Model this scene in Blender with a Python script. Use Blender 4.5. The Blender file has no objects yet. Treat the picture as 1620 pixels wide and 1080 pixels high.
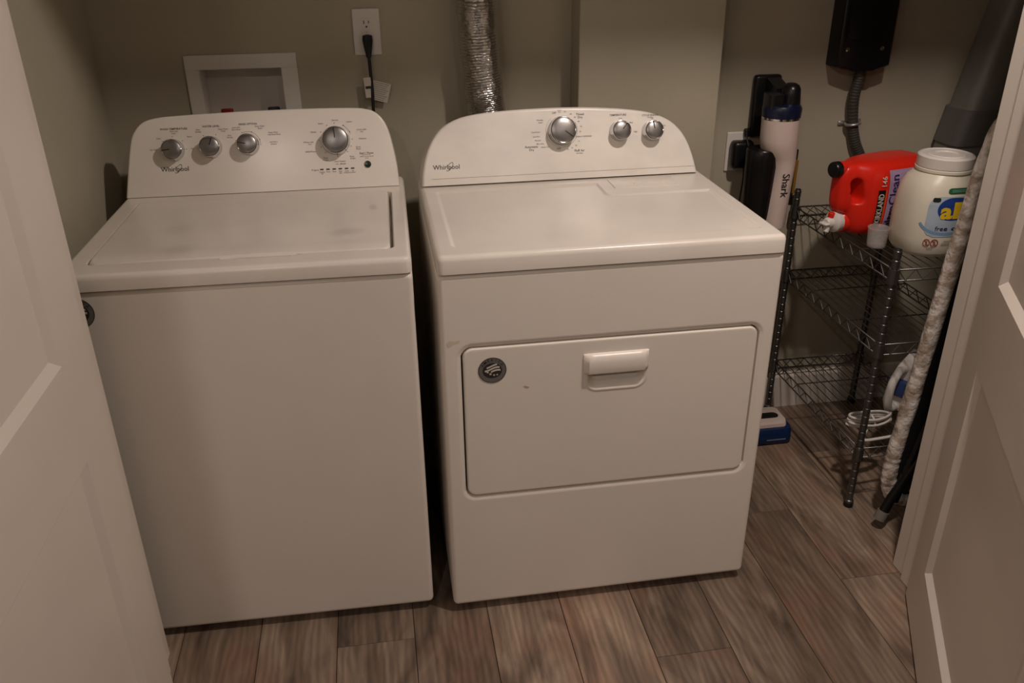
import bpy, bmesh, math, random
from mathutils import Matrix, Vector
random.seed(7)
PI = math.pi
C = bpy.context.scene.collection
S = bpy.context.scene

# ------------------------------------------------------------------ camera
FPX, YAW, PITCH, ROLL = 1356.5, 0.15471, 0.45342, -0.01123
fwd = Vector((math.sin(YAW) * math.cos(PITCH), math.cos(YAW) * math.cos(PITCH), -math.sin(PITCH)))
rgt = Vector((math.cos(YAW), -math.sin(YAW), 0)); upv = rgt.cross(fwd)
r2 = rgt * math.cos(ROLL) + upv * math.sin(ROLL); u2 = upv * math.cos(ROLL) - rgt * math.sin(ROLL)
cd = bpy.data.cameras.new('camera'); cam = bpy.data.objects.new('camera', cd); C.objects.link(cam)
cd.sensor_width = 36.0; cd.lens = 36.0 * FPX / 1620.0; cd.clip_start = 0.02; cd.clip_end = 50
m = Matrix((r2, u2, -fwd)).transposed().to_4x4(); m.translation = (-0.0995, -1.5939, 1.5137)
cam.matrix_world = m; S.camera = cam

# ------------------------------------------------------------------ world, lamps, exposure
wd = bpy.data.worlds.new('world'); S.world = wd; wd.use_nodes = True
wd.node_tree.nodes['Background'].inputs[0].default_value = (1.0, 0.86, 0.70, 1)
wd.node_tree.nodes['Background'].inputs[1].default_value = 0.0
LAMP = (1.0, 0.855, 0.785)
def downlight(loc, power, size=0.15):
    l = bpy.data.lights.new('ceiling_downlight', 'AREA'); l.shape = 'DISK'; l.size = size; l.energy = power; l.color = LAMP
    o = bpy.data.objects.new('ceiling_downlight', l); C.objects.link(o); o.location = loc
downlight((0.83, -0.51, 2.42), 20.5, 0.10)
downlight((0.55, -2.50, 2.42), 6, 0.10)
downlight((-0.80, -2.50, 2.42), 11, 0.10)
downlight((-0.90, -1.50, 2.42), 4, 0.10)
vs_ = S.view_settings
vs_.view_transform = 'Standard'; vs_.look = 'None'; vs_.gamma = 1.0; vs_.use_curve_mapping = False; vs_.exposure = 0.0

# ------------------------------------------------------------------ materials
def lin(c):
    c = c / 255.0
    return c / 12.92 if c <= 0.04045 else ((c + 0.055) / 1.055) ** 2.4
def rgb(r, g, b): return (lin(r), lin(g), lin(b), 1)
MATS = {}
def mat(name, col, rough=0.5, metal=0.0, bump=0.0, bscale=200.0, var=0.0, vscale=6.0, alpha=1.0, trans=0.0, coat=0.0, spec=0.5, stretch=None, ior=1.45):
    if name in MATS: return MATS[name]
    M = bpy.data.materials.new(name); M.use_nodes = True; nt = M.node_tree; N = nt.nodes; L = nt.links
    b = N['Principled BSDF']; b.inputs['Roughness'].default_value = rough; b.inputs['Metallic'].default_value = metal
    b.inputs['Base Color'].default_value = col; b.inputs['Alpha'].default_value = alpha
    b.inputs['Transmission Weight'].default_value = trans; b.inputs['Coat Weight'].default_value = coat
    b.inputs['Specular IOR Level'].default_value = spec; b.inputs['IOR'].default_value = ior
    tc = N.new('ShaderNodeTexCoord'); src = tc.outputs['Object']
    if stretch:
        mp = N.new('ShaderNodeMapping'); mp.inputs['Scale'].default_value = stretch; L.new(src, mp.inputs[0]); src = mp.outputs[0]
    nz = N.new('ShaderNodeTexNoise'); nz.inputs['Scale'].default_value = vscale; nz.inputs['Detail'].default_value = 4; L.new(src, nz.inputs['Vector'])
    rp = N.new('ShaderNodeMapRange'); rp.inputs['From Min'].default_value = 0.3; rp.inputs['From Max'].default_value = 0.7
    rp.inputs['To Min'].default_value = 1 - var; rp.inputs['To Max'].default_value = 1 + var * 0.3
    L.new(nz.outputs[0], rp.inputs['Value'])
    mx = N.new('ShaderNodeVectorMath'); mx.operation = 'SCALE'; mx.inputs[0].default_value = col[:3]; L.new(rp.outputs[0], mx.inputs['Scale'])
    L.new(mx.outputs[0], b.inputs['Base Color'])
    if bump > 0:
        n2 = N.new('ShaderNodeTexNoise'); n2.inputs['Scale'].default_value = bscale; L.new(src, n2.inputs['Vector'])
        bp = N.new('ShaderNodeBump'); bp.inputs['Strength'].default_value = bump; bp.inputs['Distance'].default_value = 0.002
        L.new(n2.outputs[0], bp.inputs['Height']); L.new(bp.outputs[0], b.inputs['Normal'])
    MATS[name] = M; return M

M_WALL = mat('wall_paint', rgb(176, 169, 149), 0.75, bump=0.25, bscale=260, var=0.04, spec=0.25)
M_CEIL = mat('ceiling_paint', rgb(225, 220, 210), 0.9, bump=0.2)
M_TRIM = mat('trim_paint', rgb(226, 217, 205), 0.38, bump=0.05, bscale=80, var=0.03)
M_WHITE = mat('appliance_enamel', rgb(232, 225, 214), 0.30, bump=0.06, bscale=420, var=0.02, vscale=5)
M_LID = mat('appliance_enamel_lid', rgb(232, 225, 214), 0.26, bump=0.05, bscale=420, var=0.12, vscale=3.2)
M_CONS = mat('console_plastic', rgb(238, 231, 220), 0.24, var=0.03, vscale=9)
M_CONSD = mat('console_plastic_smudged', rgb(240, 234, 224), 0.26, var=0.12, vscale=7, stretch=(1, 1, 1.6))
M_CHROME = mat('chrome', (0.62, 0.62, 0.62, 1), 0.10, 1.0)
M_SILVER = mat('brushed_silver', (0.34, 0.33, 0.32, 1), 0.34, 0.9, var=0.05, vscale=40)
M_DARKM = mat('dark_print', rgb(48, 46, 46), 0.5)
M_GREYP = mat('grey_print', rgb(120, 115, 110), 0.5)
M_REDP = mat('red_print', rgb(170, 50, 45), 0.5)
M_BLACK = mat('black_plastic', rgb(20, 20, 22), 0.30, var=0.1)
M_BLACKR = mat('black_rubber', rgb(22, 22, 22), 0.55)
M_BLACKF = mat('black_mesh_cloth', rgb(14, 14, 15), 0.9, bump=0.5, bscale=500)
M_SHELFM = mat('zinc_wire', (0.16, 0.155, 0.15, 1), 0.36, 0.9)
M_GREEN = mat('green_button', rgb(28, 46, 34), 0.25)
M_RED = mat('red_jug_plastic', rgb(226, 40, 24), 0.30, var=0.03)
M_TUB = mat('tub_plastic', rgb(226, 220, 200), 0.38, var=0.03)
M_WPL = mat('white_plastic', rgb(222, 216, 208), 0.4)
M_PINKW = mat('vacuum_white_plastic', rgb(214, 196, 186), 0.35)
M_NAVY = mat('navy_plastic', rgb(18, 25, 50), 0.3)
M_BLUE = mat('vacuum_blue_plastic', rgb(20, 42, 82), 0.25)
M_SMOKE = mat('smoked_clear_plastic', rgb(24, 22, 22), 0.28, spec=0.4, var=0.3, vscale=14)
M_CLEAR = mat('clear_cup_plastic', rgb(225, 222, 216), 0.15, alpha=0.22, spec=0.7)
M_GREYPIPE = mat('grey_duct_metal', rgb(132, 130, 124), 0.55, 0.25, var=0.12, vscale=8)
M_CONDUIT = mat('grey_conduit', rgb(66, 64, 58), 0.5)
M_GALV = mat('galvanised_strap', (0.5, 0.49, 0.46, 1), 0.4, 0.8)
M_PAPER = mat('paper_tag', rgb(206, 198, 186), 0.7)
M_YEL = mat('yellow_print', rgb(232, 196, 40), 0.45)
M_LBLUE = mat('label_pale_blue', rgb(176, 192, 206), 0.45, var=0.12, vscale=30)
M_ROYAL = mat('label_blue', rgb(36, 66, 140), 0.45)
M_LGREEN = mat('label_green', rgb(40, 96, 62), 0.45)
M_LAV = mat('label_lavender', rgb(172, 150, 178), 0.4, var=0.25, vscale=18)
M_LAVD = mat('label_indigo_print', rgb(44, 38, 92), 0.45)
M_ORANGE = mat('label_orange', rgb(226, 96, 40), 0.45)
M_STAIN = mat('dried_stain', rgb(186, 168, 138), 0.6)
M_TAPE = mat('tape_residue', rgb(216, 204, 186), 0.5)
M_BADGE = mat('badge_grey', rgb(112, 110, 107), 0.4, 0.1)
M_YSTRIP = mat('amber_strip', rgb(130, 96, 30), 0.4)

def smudge_mat(name, base, spots):
    M = base.copy(); M.name = name; nt = M.node_tree; N = nt.nodes; L = nt.links; b = N['Principled BSDF']
    src = b.inputs['Base Color'].links[0].from_socket; tc = [n for n in N if n.type == 'TEX_COORD'][0]
    nz = N.new('ShaderNodeTexNoise'); nz.inputs['Scale'].default_value = 22; nz.inputs['Detail'].default_value = 3; L.new(tc.outputs['Object'], nz.inputs['Vector'])
    tot = None
    for (x, y, z, rx, ry, a) in spots:
        sb_ = N.new('ShaderNodeVectorMath'); sb_.operation = 'SUBTRACT'; L.new(tc.outputs['Object'], sb_.inputs[0]); sb_.inputs[1].default_value = (x, y, z)
        sc = N.new('ShaderNodeVectorMath'); sc.operation = 'MULTIPLY'; L.new(sb_.outputs[0], sc.inputs[0]); sc.inputs[1].default_value = (1 / rx, 1 / ry, 0)
        ln = N.new('ShaderNodeVectorMath'); ln.operation = 'LENGTH'; L.new(sc.outputs[0], ln.inputs[0])
        ad = N.new('ShaderNodeMath'); ad.operation = 'ADD'; L.new(ln.outputs['Value'], ad.inputs[0]); L.new(nz.outputs[0], ad.inputs[1])
        mr = N.new('ShaderNodeMapRange'); mr.interpolation_type = 'SMOOTHSTEP'; mr.inputs['From Min'].default_value = 0.55; mr.inputs['From Max'].default_value = 1.5
        mr.inputs['To Min'].default_value = 1 - a; mr.inputs['To Max'].default_value = 1.0; L.new(ad.outputs[0], mr.inputs['Value'])
        if tot is None: tot = mr.outputs[0]
        else:
            mu = N.new('ShaderNodeMath'); mu.operation = 'MULTIPLY'; L.new(tot, mu.inputs[0]); L.new(mr.outputs[0], mu.inputs[1]); tot = mu.outputs[0]
    fx = N.new('ShaderNodeVectorMath'); fx.operation = 'SCALE'; L.new(src, fx.inputs[0]); L.new(tot, fx.inputs['Scale']); L.new(fx.outputs[0], b.inputs['Base Color'])
    return M
def foil_mat(name, col, rough, bscale, strength, metal=1.0):
    M = bpy.data.materials.new(name); M.use_nodes = True; nt = M.node_tree; N = nt.nodes; L = nt.links
    b = N['Principled BSDF']; b.inputs['Base Color'].default_value = col; b.inputs['Metallic'].default_value = metal; b.inputs['Roughness'].default_value = rough
    tc = N.new('ShaderNodeTexCoord'); v = N.new('ShaderNodeTexVoronoi'); v.inputs['Scale'].default_value = bscale; L.new(tc.outputs['Object'], v.inputs['Vector'])
    nz = N.new('ShaderNodeTexNoise'); nz.inputs['Scale'].default_value = bscale * 1.7; L.new(tc.outputs['Object'], nz.inputs['Vector'])
    ad = N.new('ShaderNodeMath'); ad.operation = 'ADD'; L.new(v.outputs[0], ad.inputs[0]); L.new(nz.outputs[0], ad.inputs[1])
    bp = N.new('ShaderNodeBump'); bp.inputs['Strength'].default_value = strength; bp.inputs['Distance'].default_value = 0.004
    L.new(ad.outputs[0], bp.inputs['Height']); L.new(bp.outputs[0], b.inputs['Normal'])
    return M
M_FOIL = foil_mat('crinkled_foil', (0.66, 0.64, 0.61, 1), 0.24, 70, 0.35)

def pad_mat():
    M = bpy.data.materials.new('silvery_printed_cover'); M.use_nodes = True; nt = M.node_tree; N = nt.nodes; L = nt.links
    b = N['Principled BSDF']; b.inputs['Roughness'].default_value = 0.40; b.inputs['Metallic'].default_value = 0.08
    tc = N.new('ShaderNodeTexCoord'); nz = N.new('ShaderNodeTexNoise'); nz.inputs['Scale'].default_value = 34; nz.inputs['Detail'].default_value = 3
    L.new(tc.outputs['Object'], nz.inputs['Vector'])
    cr = N.new('ShaderNodeValToRGB'); cr.color_ramp.elements[0].position = 0.40; cr.color_ramp.elements[0].color = rgb(176, 160, 143)
    cr.color_ramp.elements[1].position = 0.58; cr.color_ramp.elements[1].color = rgb(240, 232, 223)
    L.new(nz.outputs[0], cr.inputs[0]); L.new(cr.outputs[0], b.inputs['Base Color'])
    n2 = N.new('ShaderNodeTexNoise'); n2.inputs['Scale'].default_value = 60; L.new(tc.outputs['Object'], n2.inputs['Vector'])
    bp = N.new('ShaderNodeBump'); bp.inputs['Strength'].default_value = 0.9; bp.inputs['Distance'].default_value = 0.006
    L.new(n2.outputs[0], bp.inputs['Height']); L.new(bp.outputs[0], b.inputs['Normal'])
    return M
M_PAD = pad_mat()

def wood_mat(name):
    M = bpy.data.materials.new(name); M.use_nodes = True; nt = M.node_tree; N = nt.nodes; L = nt.links
    b = N['Principled BSDF']; b.inputs['Roughness'].default_value = 0.5; b.inputs['Specular IOR Level'].default_value = 0.35
    tc = N.new('ShaderNodeTexCoord'); oi = N.new('ShaderNodeObjectInfo')
    off = N.new('ShaderNodeVectorMath'); off.operation = 'MULTIPLY_ADD'
    cx = N.new('ShaderNodeCombineXYZ'); 
    for i in range(3): L.new(oi.outputs['Random'], cx.inputs[i])
    L.new(cx.outputs[0], off.inputs[0]); off.inputs[1].default_value = (37, 53, 11); L.new(tc.outputs['Object'], off.inputs[2])
    def mapped(sc):
        mp = N.new('ShaderNodeMapping'); mp.inputs['Scale'].default_value = sc; L.new(off.outputs[0], mp.inputs[0]); return mp.outputs[0]
    def noise(sc, scale, det, dist=0.0):
        n = N.new('ShaderNodeTexNoise'); n.inputs['Scale'].default_value = scale; n.inputs['Detail'].default_value = det; n.inputs['Distortion'].default_value = dist
        L.new(mapped(sc), n.inputs['Vector']); return n.outputs[0]
    fine = noise((34, 1.6, 10), 3.0, 5, 0.9)
    broad = noise((5.5, 1.5, 1), 2.0, 5, 1.6)
    patch = noise((3, 2.0, 1), 2.0, 2, 0.3)
    cr = N.new('ShaderNodeValToRGB'); e = cr.color_ramp.elements
    e[0].position = 0.28; e[0].color = rgb(92, 78, 66); e[1].position = 0.75; e[1].color = rgb(172, 152, 130)
    x = e.new(0.5); x.color = rgb(136, 117, 100)
    L.new(broad, cr.inputs[0])
    # cathedral grain rings
    wv = N.new('ShaderNodeTexWave'); wv.wave_type = 'BANDS'; wv.bands_direction = 'X'; wv.inputs['Scale'].default_value = 14.0; wv.inputs['Distortion'].default_value = 9.0
    wv.inputs['Detail'].default_value = 3; wv.inputs['Detail Scale'].default_value = 0.8
    L.new(mapped((1.3, 0.30, 1)), wv.inputs['Vector'])
    g = N.new('ShaderNodeMapRange'); g.inputs['From Min'].default_value = 0.30; g.inputs['From Max'].default_value = 0.70; g.inputs['To Min'].default_value = 0.84; g.inputs['To Max'].default_value = 1.08
    L.new(fine, g.inputs['Value'])
    w2 = N.new('ShaderNodeMapRange'); w2.inputs['To Min'].default_value = 0.80; w2.inputs['To Max'].default_value = 1.05; L.new(wv.outputs[1], w2.inputs['Value'])
    mu = N.new('ShaderNodeMath'); mu.operation = 'MULTIPLY'; L.new(g.outputs[0], mu.inputs[0]); L.new(w2.outputs[0], mu.inputs[1])
    rv = N.new('ShaderNodeMapRange'); rv.inputs['To Min'].default_value = 0.72; rv.inputs['To Max'].default_value = 1.12; L.new(oi.outputs['Random'], rv.inputs['Value'])
    mu2 = N.new('ShaderNodeMath'); mu2.operation = 'MULTIPLY'; L.new(mu.outputs[0], mu2.inputs[0]); L.new(rv.outputs[0], mu2.inputs[1])
    rd = N.new('ShaderNodeMix'); rd.data_type = 'RGBA'; rd.inputs[7].default_value = rgb(150, 112, 92)
    pr = N.new('ShaderNodeMapRange'); pr.inputs['From Min'].default_value = 0.5; pr.inputs['From Max'].default_value = 0.72; pr.inputs['To Max'].default_value = 0.6; L.new(patch, pr.inputs['Value'])
    L.new(pr.outputs[0], rd.inputs[0]); L.new(cr.outputs[0], rd.inputs[6])
    fx = N.new('ShaderNodeVectorMath'); fx.operation = 'SCALE'; L.new(rd.outputs[2], fx.inputs[0]); L.new(mu2.outputs[0], fx.inputs['Scale'])
    L.new(fx.outputs[0], b.inputs['Base Color'])
    bp = N.new('ShaderNodeBump'); bp.inputs['Strength'].default_value = 0.25; bp.inputs['Distance'].default_value = 0.001
    L.new(mu.outputs[0], bp.inputs['Height']); L.new(bp.outputs[0], b.inputs['Normal'])
    return M
M_WOOD = wood_mat('vinyl_wood_plank')

# ------------------------------------------------------------------ object helpers
def obj(name, me, material=None, parent=None, smooth=None):
    if isinstance(me, bmesh.types.BMesh):
        bm = me; me = bpy.data.meshes.new(name); bmesh.ops.recalc_face_normals(bm, faces=bm.faces); bm.to_mesh(me); bm.free()
    if material is not None and not me.materials: me.materials.append(material)
    if smooth is not None:
        me.polygons.foreach_set('use_smooth', [True] * len(me.polygons))
        me.set_sharp_from_angle(angle=math.radians(smooth))
    o = bpy.data.objects.new(name, me); C.objects.link(o)
    if parent: o.parent = parent
    return o
def tag(o, label, cat, group=None):
    o['label'] = label; o['category'] = cat
    if group: o['group'] = group
    return o
def thing(name, label, cat, loc=(0, 0, 0), rotz=0.0, group=None):
    o = bpy.data.objects.new(name, None); C.objects.link(o); o.location = loc; o.rotation_euler = (0, 0, rotz); o.empty_display_size = 0.05
    return tag(o, label, cat, group)
def struct(o): o['kind'] = 'structure'; return o
def box(bm, x0, x1, y0, y1, z0, z1, bev=0.0, seg=2):
    t = bmesh.new(); bmesh.ops.create_cube(t, size=1)
    for v in t.verts: v.co = ((x0 + x1) / 2 + v.co.x * (x1 - x0), (y0 + y1) / 2 + v.co.y * (y1 - y0), (z0 + z1) / 2 + v.co.z * (z1 - z0))
    if bev > 0: bmesh.ops.bevel(t, geom=t.edges[:], offset=bev, segments=seg, profile=0.5, affect='EDGES')
    add(bm, t); return bm
def add(bm, t, M=None):
    if M is not None: bmesh.ops.transform(t, matrix=M, verts=t.verts)
    me = bpy.data.meshes.new('tmp'); t.to_mesh(me); t.free(); bm.from_mesh(me); bpy.data.meshes.remove(me)
def NB(): return bmesh.new()
def bx(x0, x1, y0, y1, z0, z1, bev=0.0, seg=2): return box(NB(), x0, x1, y0, y1, z0, z1, bev, seg)
def tube(bm, pts, r, n=12, caps=True, closed=False):
    pts = [Vector(p) for p in pts]; rings = []; k = len(pts); ref = None
    for i, p in enumerate(pts):
        a = pts[(i - 1) % k] if (closed or i > 0) else p; b = pts[(i + 1) % k] if (closed or i < k - 1) else p
        t = (b - a).normalized()
        if ref is None: ref = Vector((0, 0, 1)) if abs(t.z) < 0.9 else Vector((1, 0, 0))
        ref = (ref - t * ref.dot(t)).normalized(); s = t.cross(ref)
        rr = r(i / (k - 1)) if callable(r) else r
        rings.append([bm.verts.new(p + ref * math.cos(q) * rr + s * math.sin(q) * rr) for q in [2 * PI * j / n for j in range(n)]])
    for i in range(k if closed else k - 1):
        A, B = rings[i], rings[(i + 1) % k]
        for j in range(n): bm.faces.new((A[j], A[(j + 1) % n], B[(j + 1) % n], B[j]))
    if caps and not closed: bm.faces.new(rings[0][::-1]); bm.faces.new(rings[-1])
    return bm
def spline(pts, n=10, closed=False):
    P = [Vector(p) for p in pts]; out = []; k = len(P)
    for i in range(k if closed else k - 1):
        g = lambda j: P[j % k] if closed else P[max(0, min(k - 1, j))]
        a, b, c, d = g(i - 1), g(i), g(i + 1), g(i + 2)
        for s in range(n):
            t = s / n
            out.append(0.5 * (2 * b + (c - a) * t + (2 * a - 5 * b + 4 * c - d) * t * t + (3 * b - a - 3 * c + d) * t ** 3))
    if not closed: out.append(P[-1])
    return out
def lathe(bm, prof, n=32, M=None, caps=True):
    t = NB(); rings = []
    for r, z in prof:
        rings.append([t.verts.new((r * math.cos(2 * PI * j / n), r * math.sin(2 * PI * j / n), z)) for j in range(n)])
    for A, B in zip(rings, rings[1:]):
        for j in range(n): t.faces.new((A[j], A[(j + 1) % n], B[(j + 1) % n], B[j]))
    if caps: t.faces.new(rings[0][::-1]); t.faces.new(rings[-1])
    add(bm, t, M); return bm
def loft(bm, rings, cap0=True, cap1=True):
    R = [[bm.verts.new(p) for p in r] for r in rings]; n = len(R[0])
    for A, B in zip(R, R[1:]):
        for j in range(n): bm.faces.new((A[j], A[(j + 1) % n], B[(j + 1) % n], B[j]))
    if cap0: bm.faces.new(R[0][::-1])
    if cap1: bm.faces.new(R[-1])
    return bm
def prism(bm, outline, z0, z1, M=None, bev=0.0, seg=2):
    t = NB(); A = [t.verts.new((x, y, z0)) for x, y in outline]; B = [t.verts.new((x, y, z1)) for x, y in outline]; n = len(A)
    for j in range(n): t.faces.new((A[j], A[(j + 1) % n], B[(j + 1) % n], B[j]))
    t.faces.new(A[::-1]); f = t.faces.new(B)
    if bev > 0: bmesh.ops.bevel(t, geom=list(f.edges), offset=bev, segments=seg, profile=0.5, affect='EDGES')
    add(bm, t, M); return bm
def rrect(x0, x1, y0, y1, r, n=6):
    out = []
    for cx, cy, a in ((x1 - r, y1 - r, 0), (x0 + r, y1 - r, PI / 2), (x0 + r, y0 + r, PI), (x1 - r, y0 + r, 1.5 * PI)):
        for i in range(n + 1): q = a + PI / 2 * i / n; out.append((cx + r * math.cos(q), cy + r * math.sin(q)))
    return out
def circle(cx, cy, r, n=24, ry=None):
    return [(cx + r * math.cos(2 * PI * i / n), cy + (ry or r) * math.sin(2 * PI * i / n)) for i in range(n)]
def sdr(u, v, x0, x1, y0, y1, r):
    qx = abs(u - (x0 + x1) / 2) - (x1 - x0) / 2 + r; qy = abs(v - (y0 + y1) / 2) - (y1 - y0) / 2 + r
    return math.hypot(max(qx, 0), max(qy, 0)) + min(max(qx, qy), 0) - r
def sst(x): x = max(0.0, min(1.0, x)); return x * x * (3 - 2 * x)
def ticks(a, b, step, marks=(), w=0.008, fine=0.0015):
    s = set(); n = max(1, int(round((b - a) / step)))
    for i in range(n + 1): s.add(round(a + (b - a) * i / n, 5))
    for mk in list(marks) + [a, b]:
        k = int(w / fine)
        for i in range(-k, k + 1):
            q = mk + i * fine
            if a <= q <= b: s.add(round(q, 5))
    out = []
    for q in sorted(s):
        if not out or q - out[-1] > fine * 0.45: out.append(q)
    out[-1] = b; return out
def relief(us, vs, fn, put, depth, r, R):
    """slab whose face is a relief: fn(u,v) height; edges rounded by r, plan corners by R; skirt down to -depth; put(u,v,h)->xyz"""
    u0, u1, v0, v1 = us[0], us[-1], vs[0], vs[-1]; bm = NB(); G = []
    for v in vs:
        row = []
        for u in us:
            d = min(u - u0, u1 - u, v - v0, v1 - v)
            h = fn(u, v) - (r - math.sqrt(max(0, r * r - (r - d) ** 2)) if d < r else 0)
            cx = u0 + R if u < u0 + R else (u1 - R if u > u1 - R else None); cy = v0 + R if v < v0 + R else (v1 - R if v > v1 - R else None)
            uu, vv = u, v
            if cx is not None and cy is not None:
                a, b = u - cx, v - cy; L_ = math.hypot(a, b)
                if L_ > 1e-9: k = max(abs(a), abs(b)) / L_; uu, vv = cx + a * k, cy + b * k
            row.append(bm.verts.new(put(uu, vv, h)))
        G.append((row, [ (0, 0)]))
    rows = [g[0] for g in G]
    for a, b in zip(rows, rows[1:]):
        for i in range(len(us) - 1): bm.faces.new((a[i], a[i + 1], b[i + 1], b[i]))
    loop = rows[0][:] + [q[-1] for q in rows[1:]] + rows[-1][::-1][1:] + [q[0] for q in rows[::-1][1:-1]]
    # skirt: same plan, at -depth
    base = put(0, 0, 0); dn = Vector(put(0, 0, -1.0)) - Vector(base); o0 = Vector(base)
    low = []
    for vt in loop:
        hh = (vt.co - o0).dot(-dn); low.append(bm.verts.new(vt.co + dn * (hh + depth)))
    n = len(loop)
    for j in range(n): bm.faces.new((loop[j], loop[(j + 1) % n], low[(j + 1) % n], low[j]))
    bm.faces.new(low[::-1]); return bm
TXT = {}
def text_geo(s, size, align='CENTER', bold=0.0):
    key = (s, align, bold)
    if key not in TXT:
        cu = bpy.data.curves.new('t', 'FONT'); cu.body = s; cu.size = 1; cu.align_x = align; cu.align_y = 'CENTER'; cu.resolution_u = 2; cu.offset = bold
        o = bpy.data.objects.new('t', cu); C.objects.link(o); bpy.context.view_layer.update()
        me = bpy.data.meshes.new_from_object(o.evaluated_get(bpy.context.evaluated_depsgraph_get()))
        TXT[key] = ([v.co.copy() for v in me.vertices], [tuple(p.vertices) for p in me.polygons])
        bpy.data.objects.remove(o); bpy.data.curves.remove(cu); bpy.data.meshes.remove(me)
    V, F = TXT[key]
    return [(v.x * size, v.y * size) for v in V], F
def put_text_curved(bm, s, size, fn, align='CENTER', bold=0.0, sx=1.0):
    V, F = text_geo(s, size, align, bold); t = NB(); vs = [t.verts.new((x * sx, y, 0)) for x, y in V]
    for f in F:
        try: t.faces.new([vs[i] for i in f])
        except ValueError: pass
    bmesh.ops.triangulate(t, faces=t.faces[:])
    for _ in range(4):
        es = [e for e in t.edges if e.calc_length() > size * 0.14]
        if not es: break
        bmesh.ops.subdivide_edges(t, edges=es, cuts=1); bmesh.ops.triangulate(t, faces=[f for f in t.faces if len(f.verts) > 3])
    for v in t.verts: v.co = fn(v.co.x, v.co.y)
    add(bm, t)
def put_text(bm, s, size, fn, align='CENTER', bold=0.0, sx=1.0):
    V, F = text_geo(s, size, align, bold); vs = [bm.verts.new(fn(x * sx, y)) for x, y in V]
    for f in F:
        try: bm.faces.new([vs[i] for i in f])
        except ValueError: pass
def flat(bm, outline, fn):
    """thin flat print piece from an outline mapped by fn(u,v)"""
    vs = [bm.verts.new(fn(*p)) for p in outline]; bm.faces.new(vs)
def ring_flat(bm, cx, cy, rx, ry, t, fn, n=32, a0=0, a1=2 * PI, rot=0.0):
    A, B = [], []
    full = abs(a1 - a0 - 2 * PI) < 1e-6; k = n if full else n + 1
    for i in range(k):
        q = a0 + (a1 - a0) * i / n
        for lst, d in ((A, t / 2), (B, -t / 2)):
            x, y = (rx + d) * math.cos(q), (ry + d) * math.sin(q)
            lst.append(bm.verts.new(fn(cx + x * math.cos(rot) - y * math.sin(rot), cy + x * math.sin(rot) + y * math.cos(rot))))
    for i in range(n):
        j = (i + 1) % k
        bm.faces.new((A[i], A[j], B[j], B[i]))

# ------------------------------------------------------------------ the setting
XL, XR, YB, YF = -0.785, 1.80, 0.815, -0.012       # closet: left, right, back, inside of front wall
YO = -0.145; OX0, OX1, OZ = -0.664, 1.146, 2.045    # outside of front wall, door opening
HX0, HX1, HY, ZC = -4.0, 4.5, -7.0, 2.44
fl = struct(obj('floor', bx(HX0, HX1, HY, YB, -0.06, -0.004), mat('dark_underlay', rgb(58, 46, 38), 0.8)))
PW, PL = 0.1808, 1.22
def plank(bm, w, l): return box(bm, 0.0007, w - 0.0007, 0.0005, l - 0.0005, -0.012, 0, 0.0010, 1)
offs = {-2: -0.06, 2: -0.2135, 4: 0.2545, 5: -0.043}
for k in range(-4, 11):                         # rows; row k spans x = -0.100 + PW*(k+1-... )
    x0 = -0.1 + PW * (k + 1) if False else -0.1 + PW * k
    js = {-1: -0.06, 3: -0.2135, 5: 0.2545, 6: -0.043}.get(k)
    if js is None: js = 0.25 + 0.45 * ((k * 0.37) % 1.0)
    y = js
    while y > -1.9: y -= PL
    if x0 + PW < XL - 0.3 or x0 > XR: continue
    while y < YB:
        a, b = max(y, -1.9), min(y + PL, YB)
        if b - a > 0.03:
            p = obj('plank', plank(NB(), PW, b - a), M_WOOD, fl); p.location = (x0, a, 0)
        y += PL
struct(obj('ceiling', bx(HX0, HX1, HY, YB + 0.1, ZC, ZC + 0.05), M_CEIL))
# back wall with a pocket for the supply box
BX0, BX1, BZ0, BZ1 = -0.540, -0.328, 0.985, 1.182
b = NB()
box(b, XL - 0.1, BX0, YB, YB + 0.12, 0, ZC); box(b, BX1, XR + 0.1, YB, YB + 0.12, 0, ZC); box(b, BX0, BX1, YB, YB + 0.12, BZ1, ZC); box(b, BX0, BX1, YB, YB + 0.12, 0, BZ0); box(b, BX0, BX1, YB + 0.10, YB + 0.12, BZ0, BZ1)
struct(obj('wall_back', b, M_WALL))
struct(obj('wall_left', bx(XL - 0.1, XL, YF, YB, 0, ZC), M_WALL))
struct(obj('wall_right', bx(XR, XR + 0.1, YF, YB, 0, ZC), M_WALL))
struct(obj('wall_chase', bx(0.450, 0.848, 0.72, YB, 0, ZC, 0.002, 1), M_WALL))
b = NB()
box(b, HX0, OX0 - 0.02, YO, YF, 0, ZC); box(b, OX1 + 0.02, HX1, YO, YF, 0, ZC); box(b, OX0 - 0.02, OX1 + 0.02, YO, YF, OZ + 0.02, ZC)
struct(obj('wall_front', b, M_WALL))
struct(obj('wall_hall_rear', bx(HX0, HX1, HY - 0.1, HY, 0, ZC), M_WALL))
struct(obj('wall_hall_left', bx(HX0 - 0.1, HX0, HY, YO, 0, ZC), M_WALL))
struct(obj('wall_hall_right', bx(HX1, HX1 + 0.1, HY, YO, 0, ZC), M_WALL))
def basebd(b, x0, x1, y1):
    t = NB(); prof = [(y1, 0.0), (y1 - 0.013, 0.0), (y1 - 0.013, 0.115), (y1 - 0.009, 0.124), (y1 - 0.004, 0.130), (y1, 0.130)]
    A = [t.verts.new((x0, y, z)) for y, z in prof]; B = [t.verts.new((x1, y, z)) for y, z in prof]; n = len(A)
    for j in range(n): t.faces.new((A[j], A[(j + 1) % n], B[(j + 1) % n], B[j]))
    t.faces.new(A); t.faces.new(B[::-1]); add(b, t); return b
struct(obj('baseboard_back', basebd(NB(), 0.848, XR, YB), M_TRIM))
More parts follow.
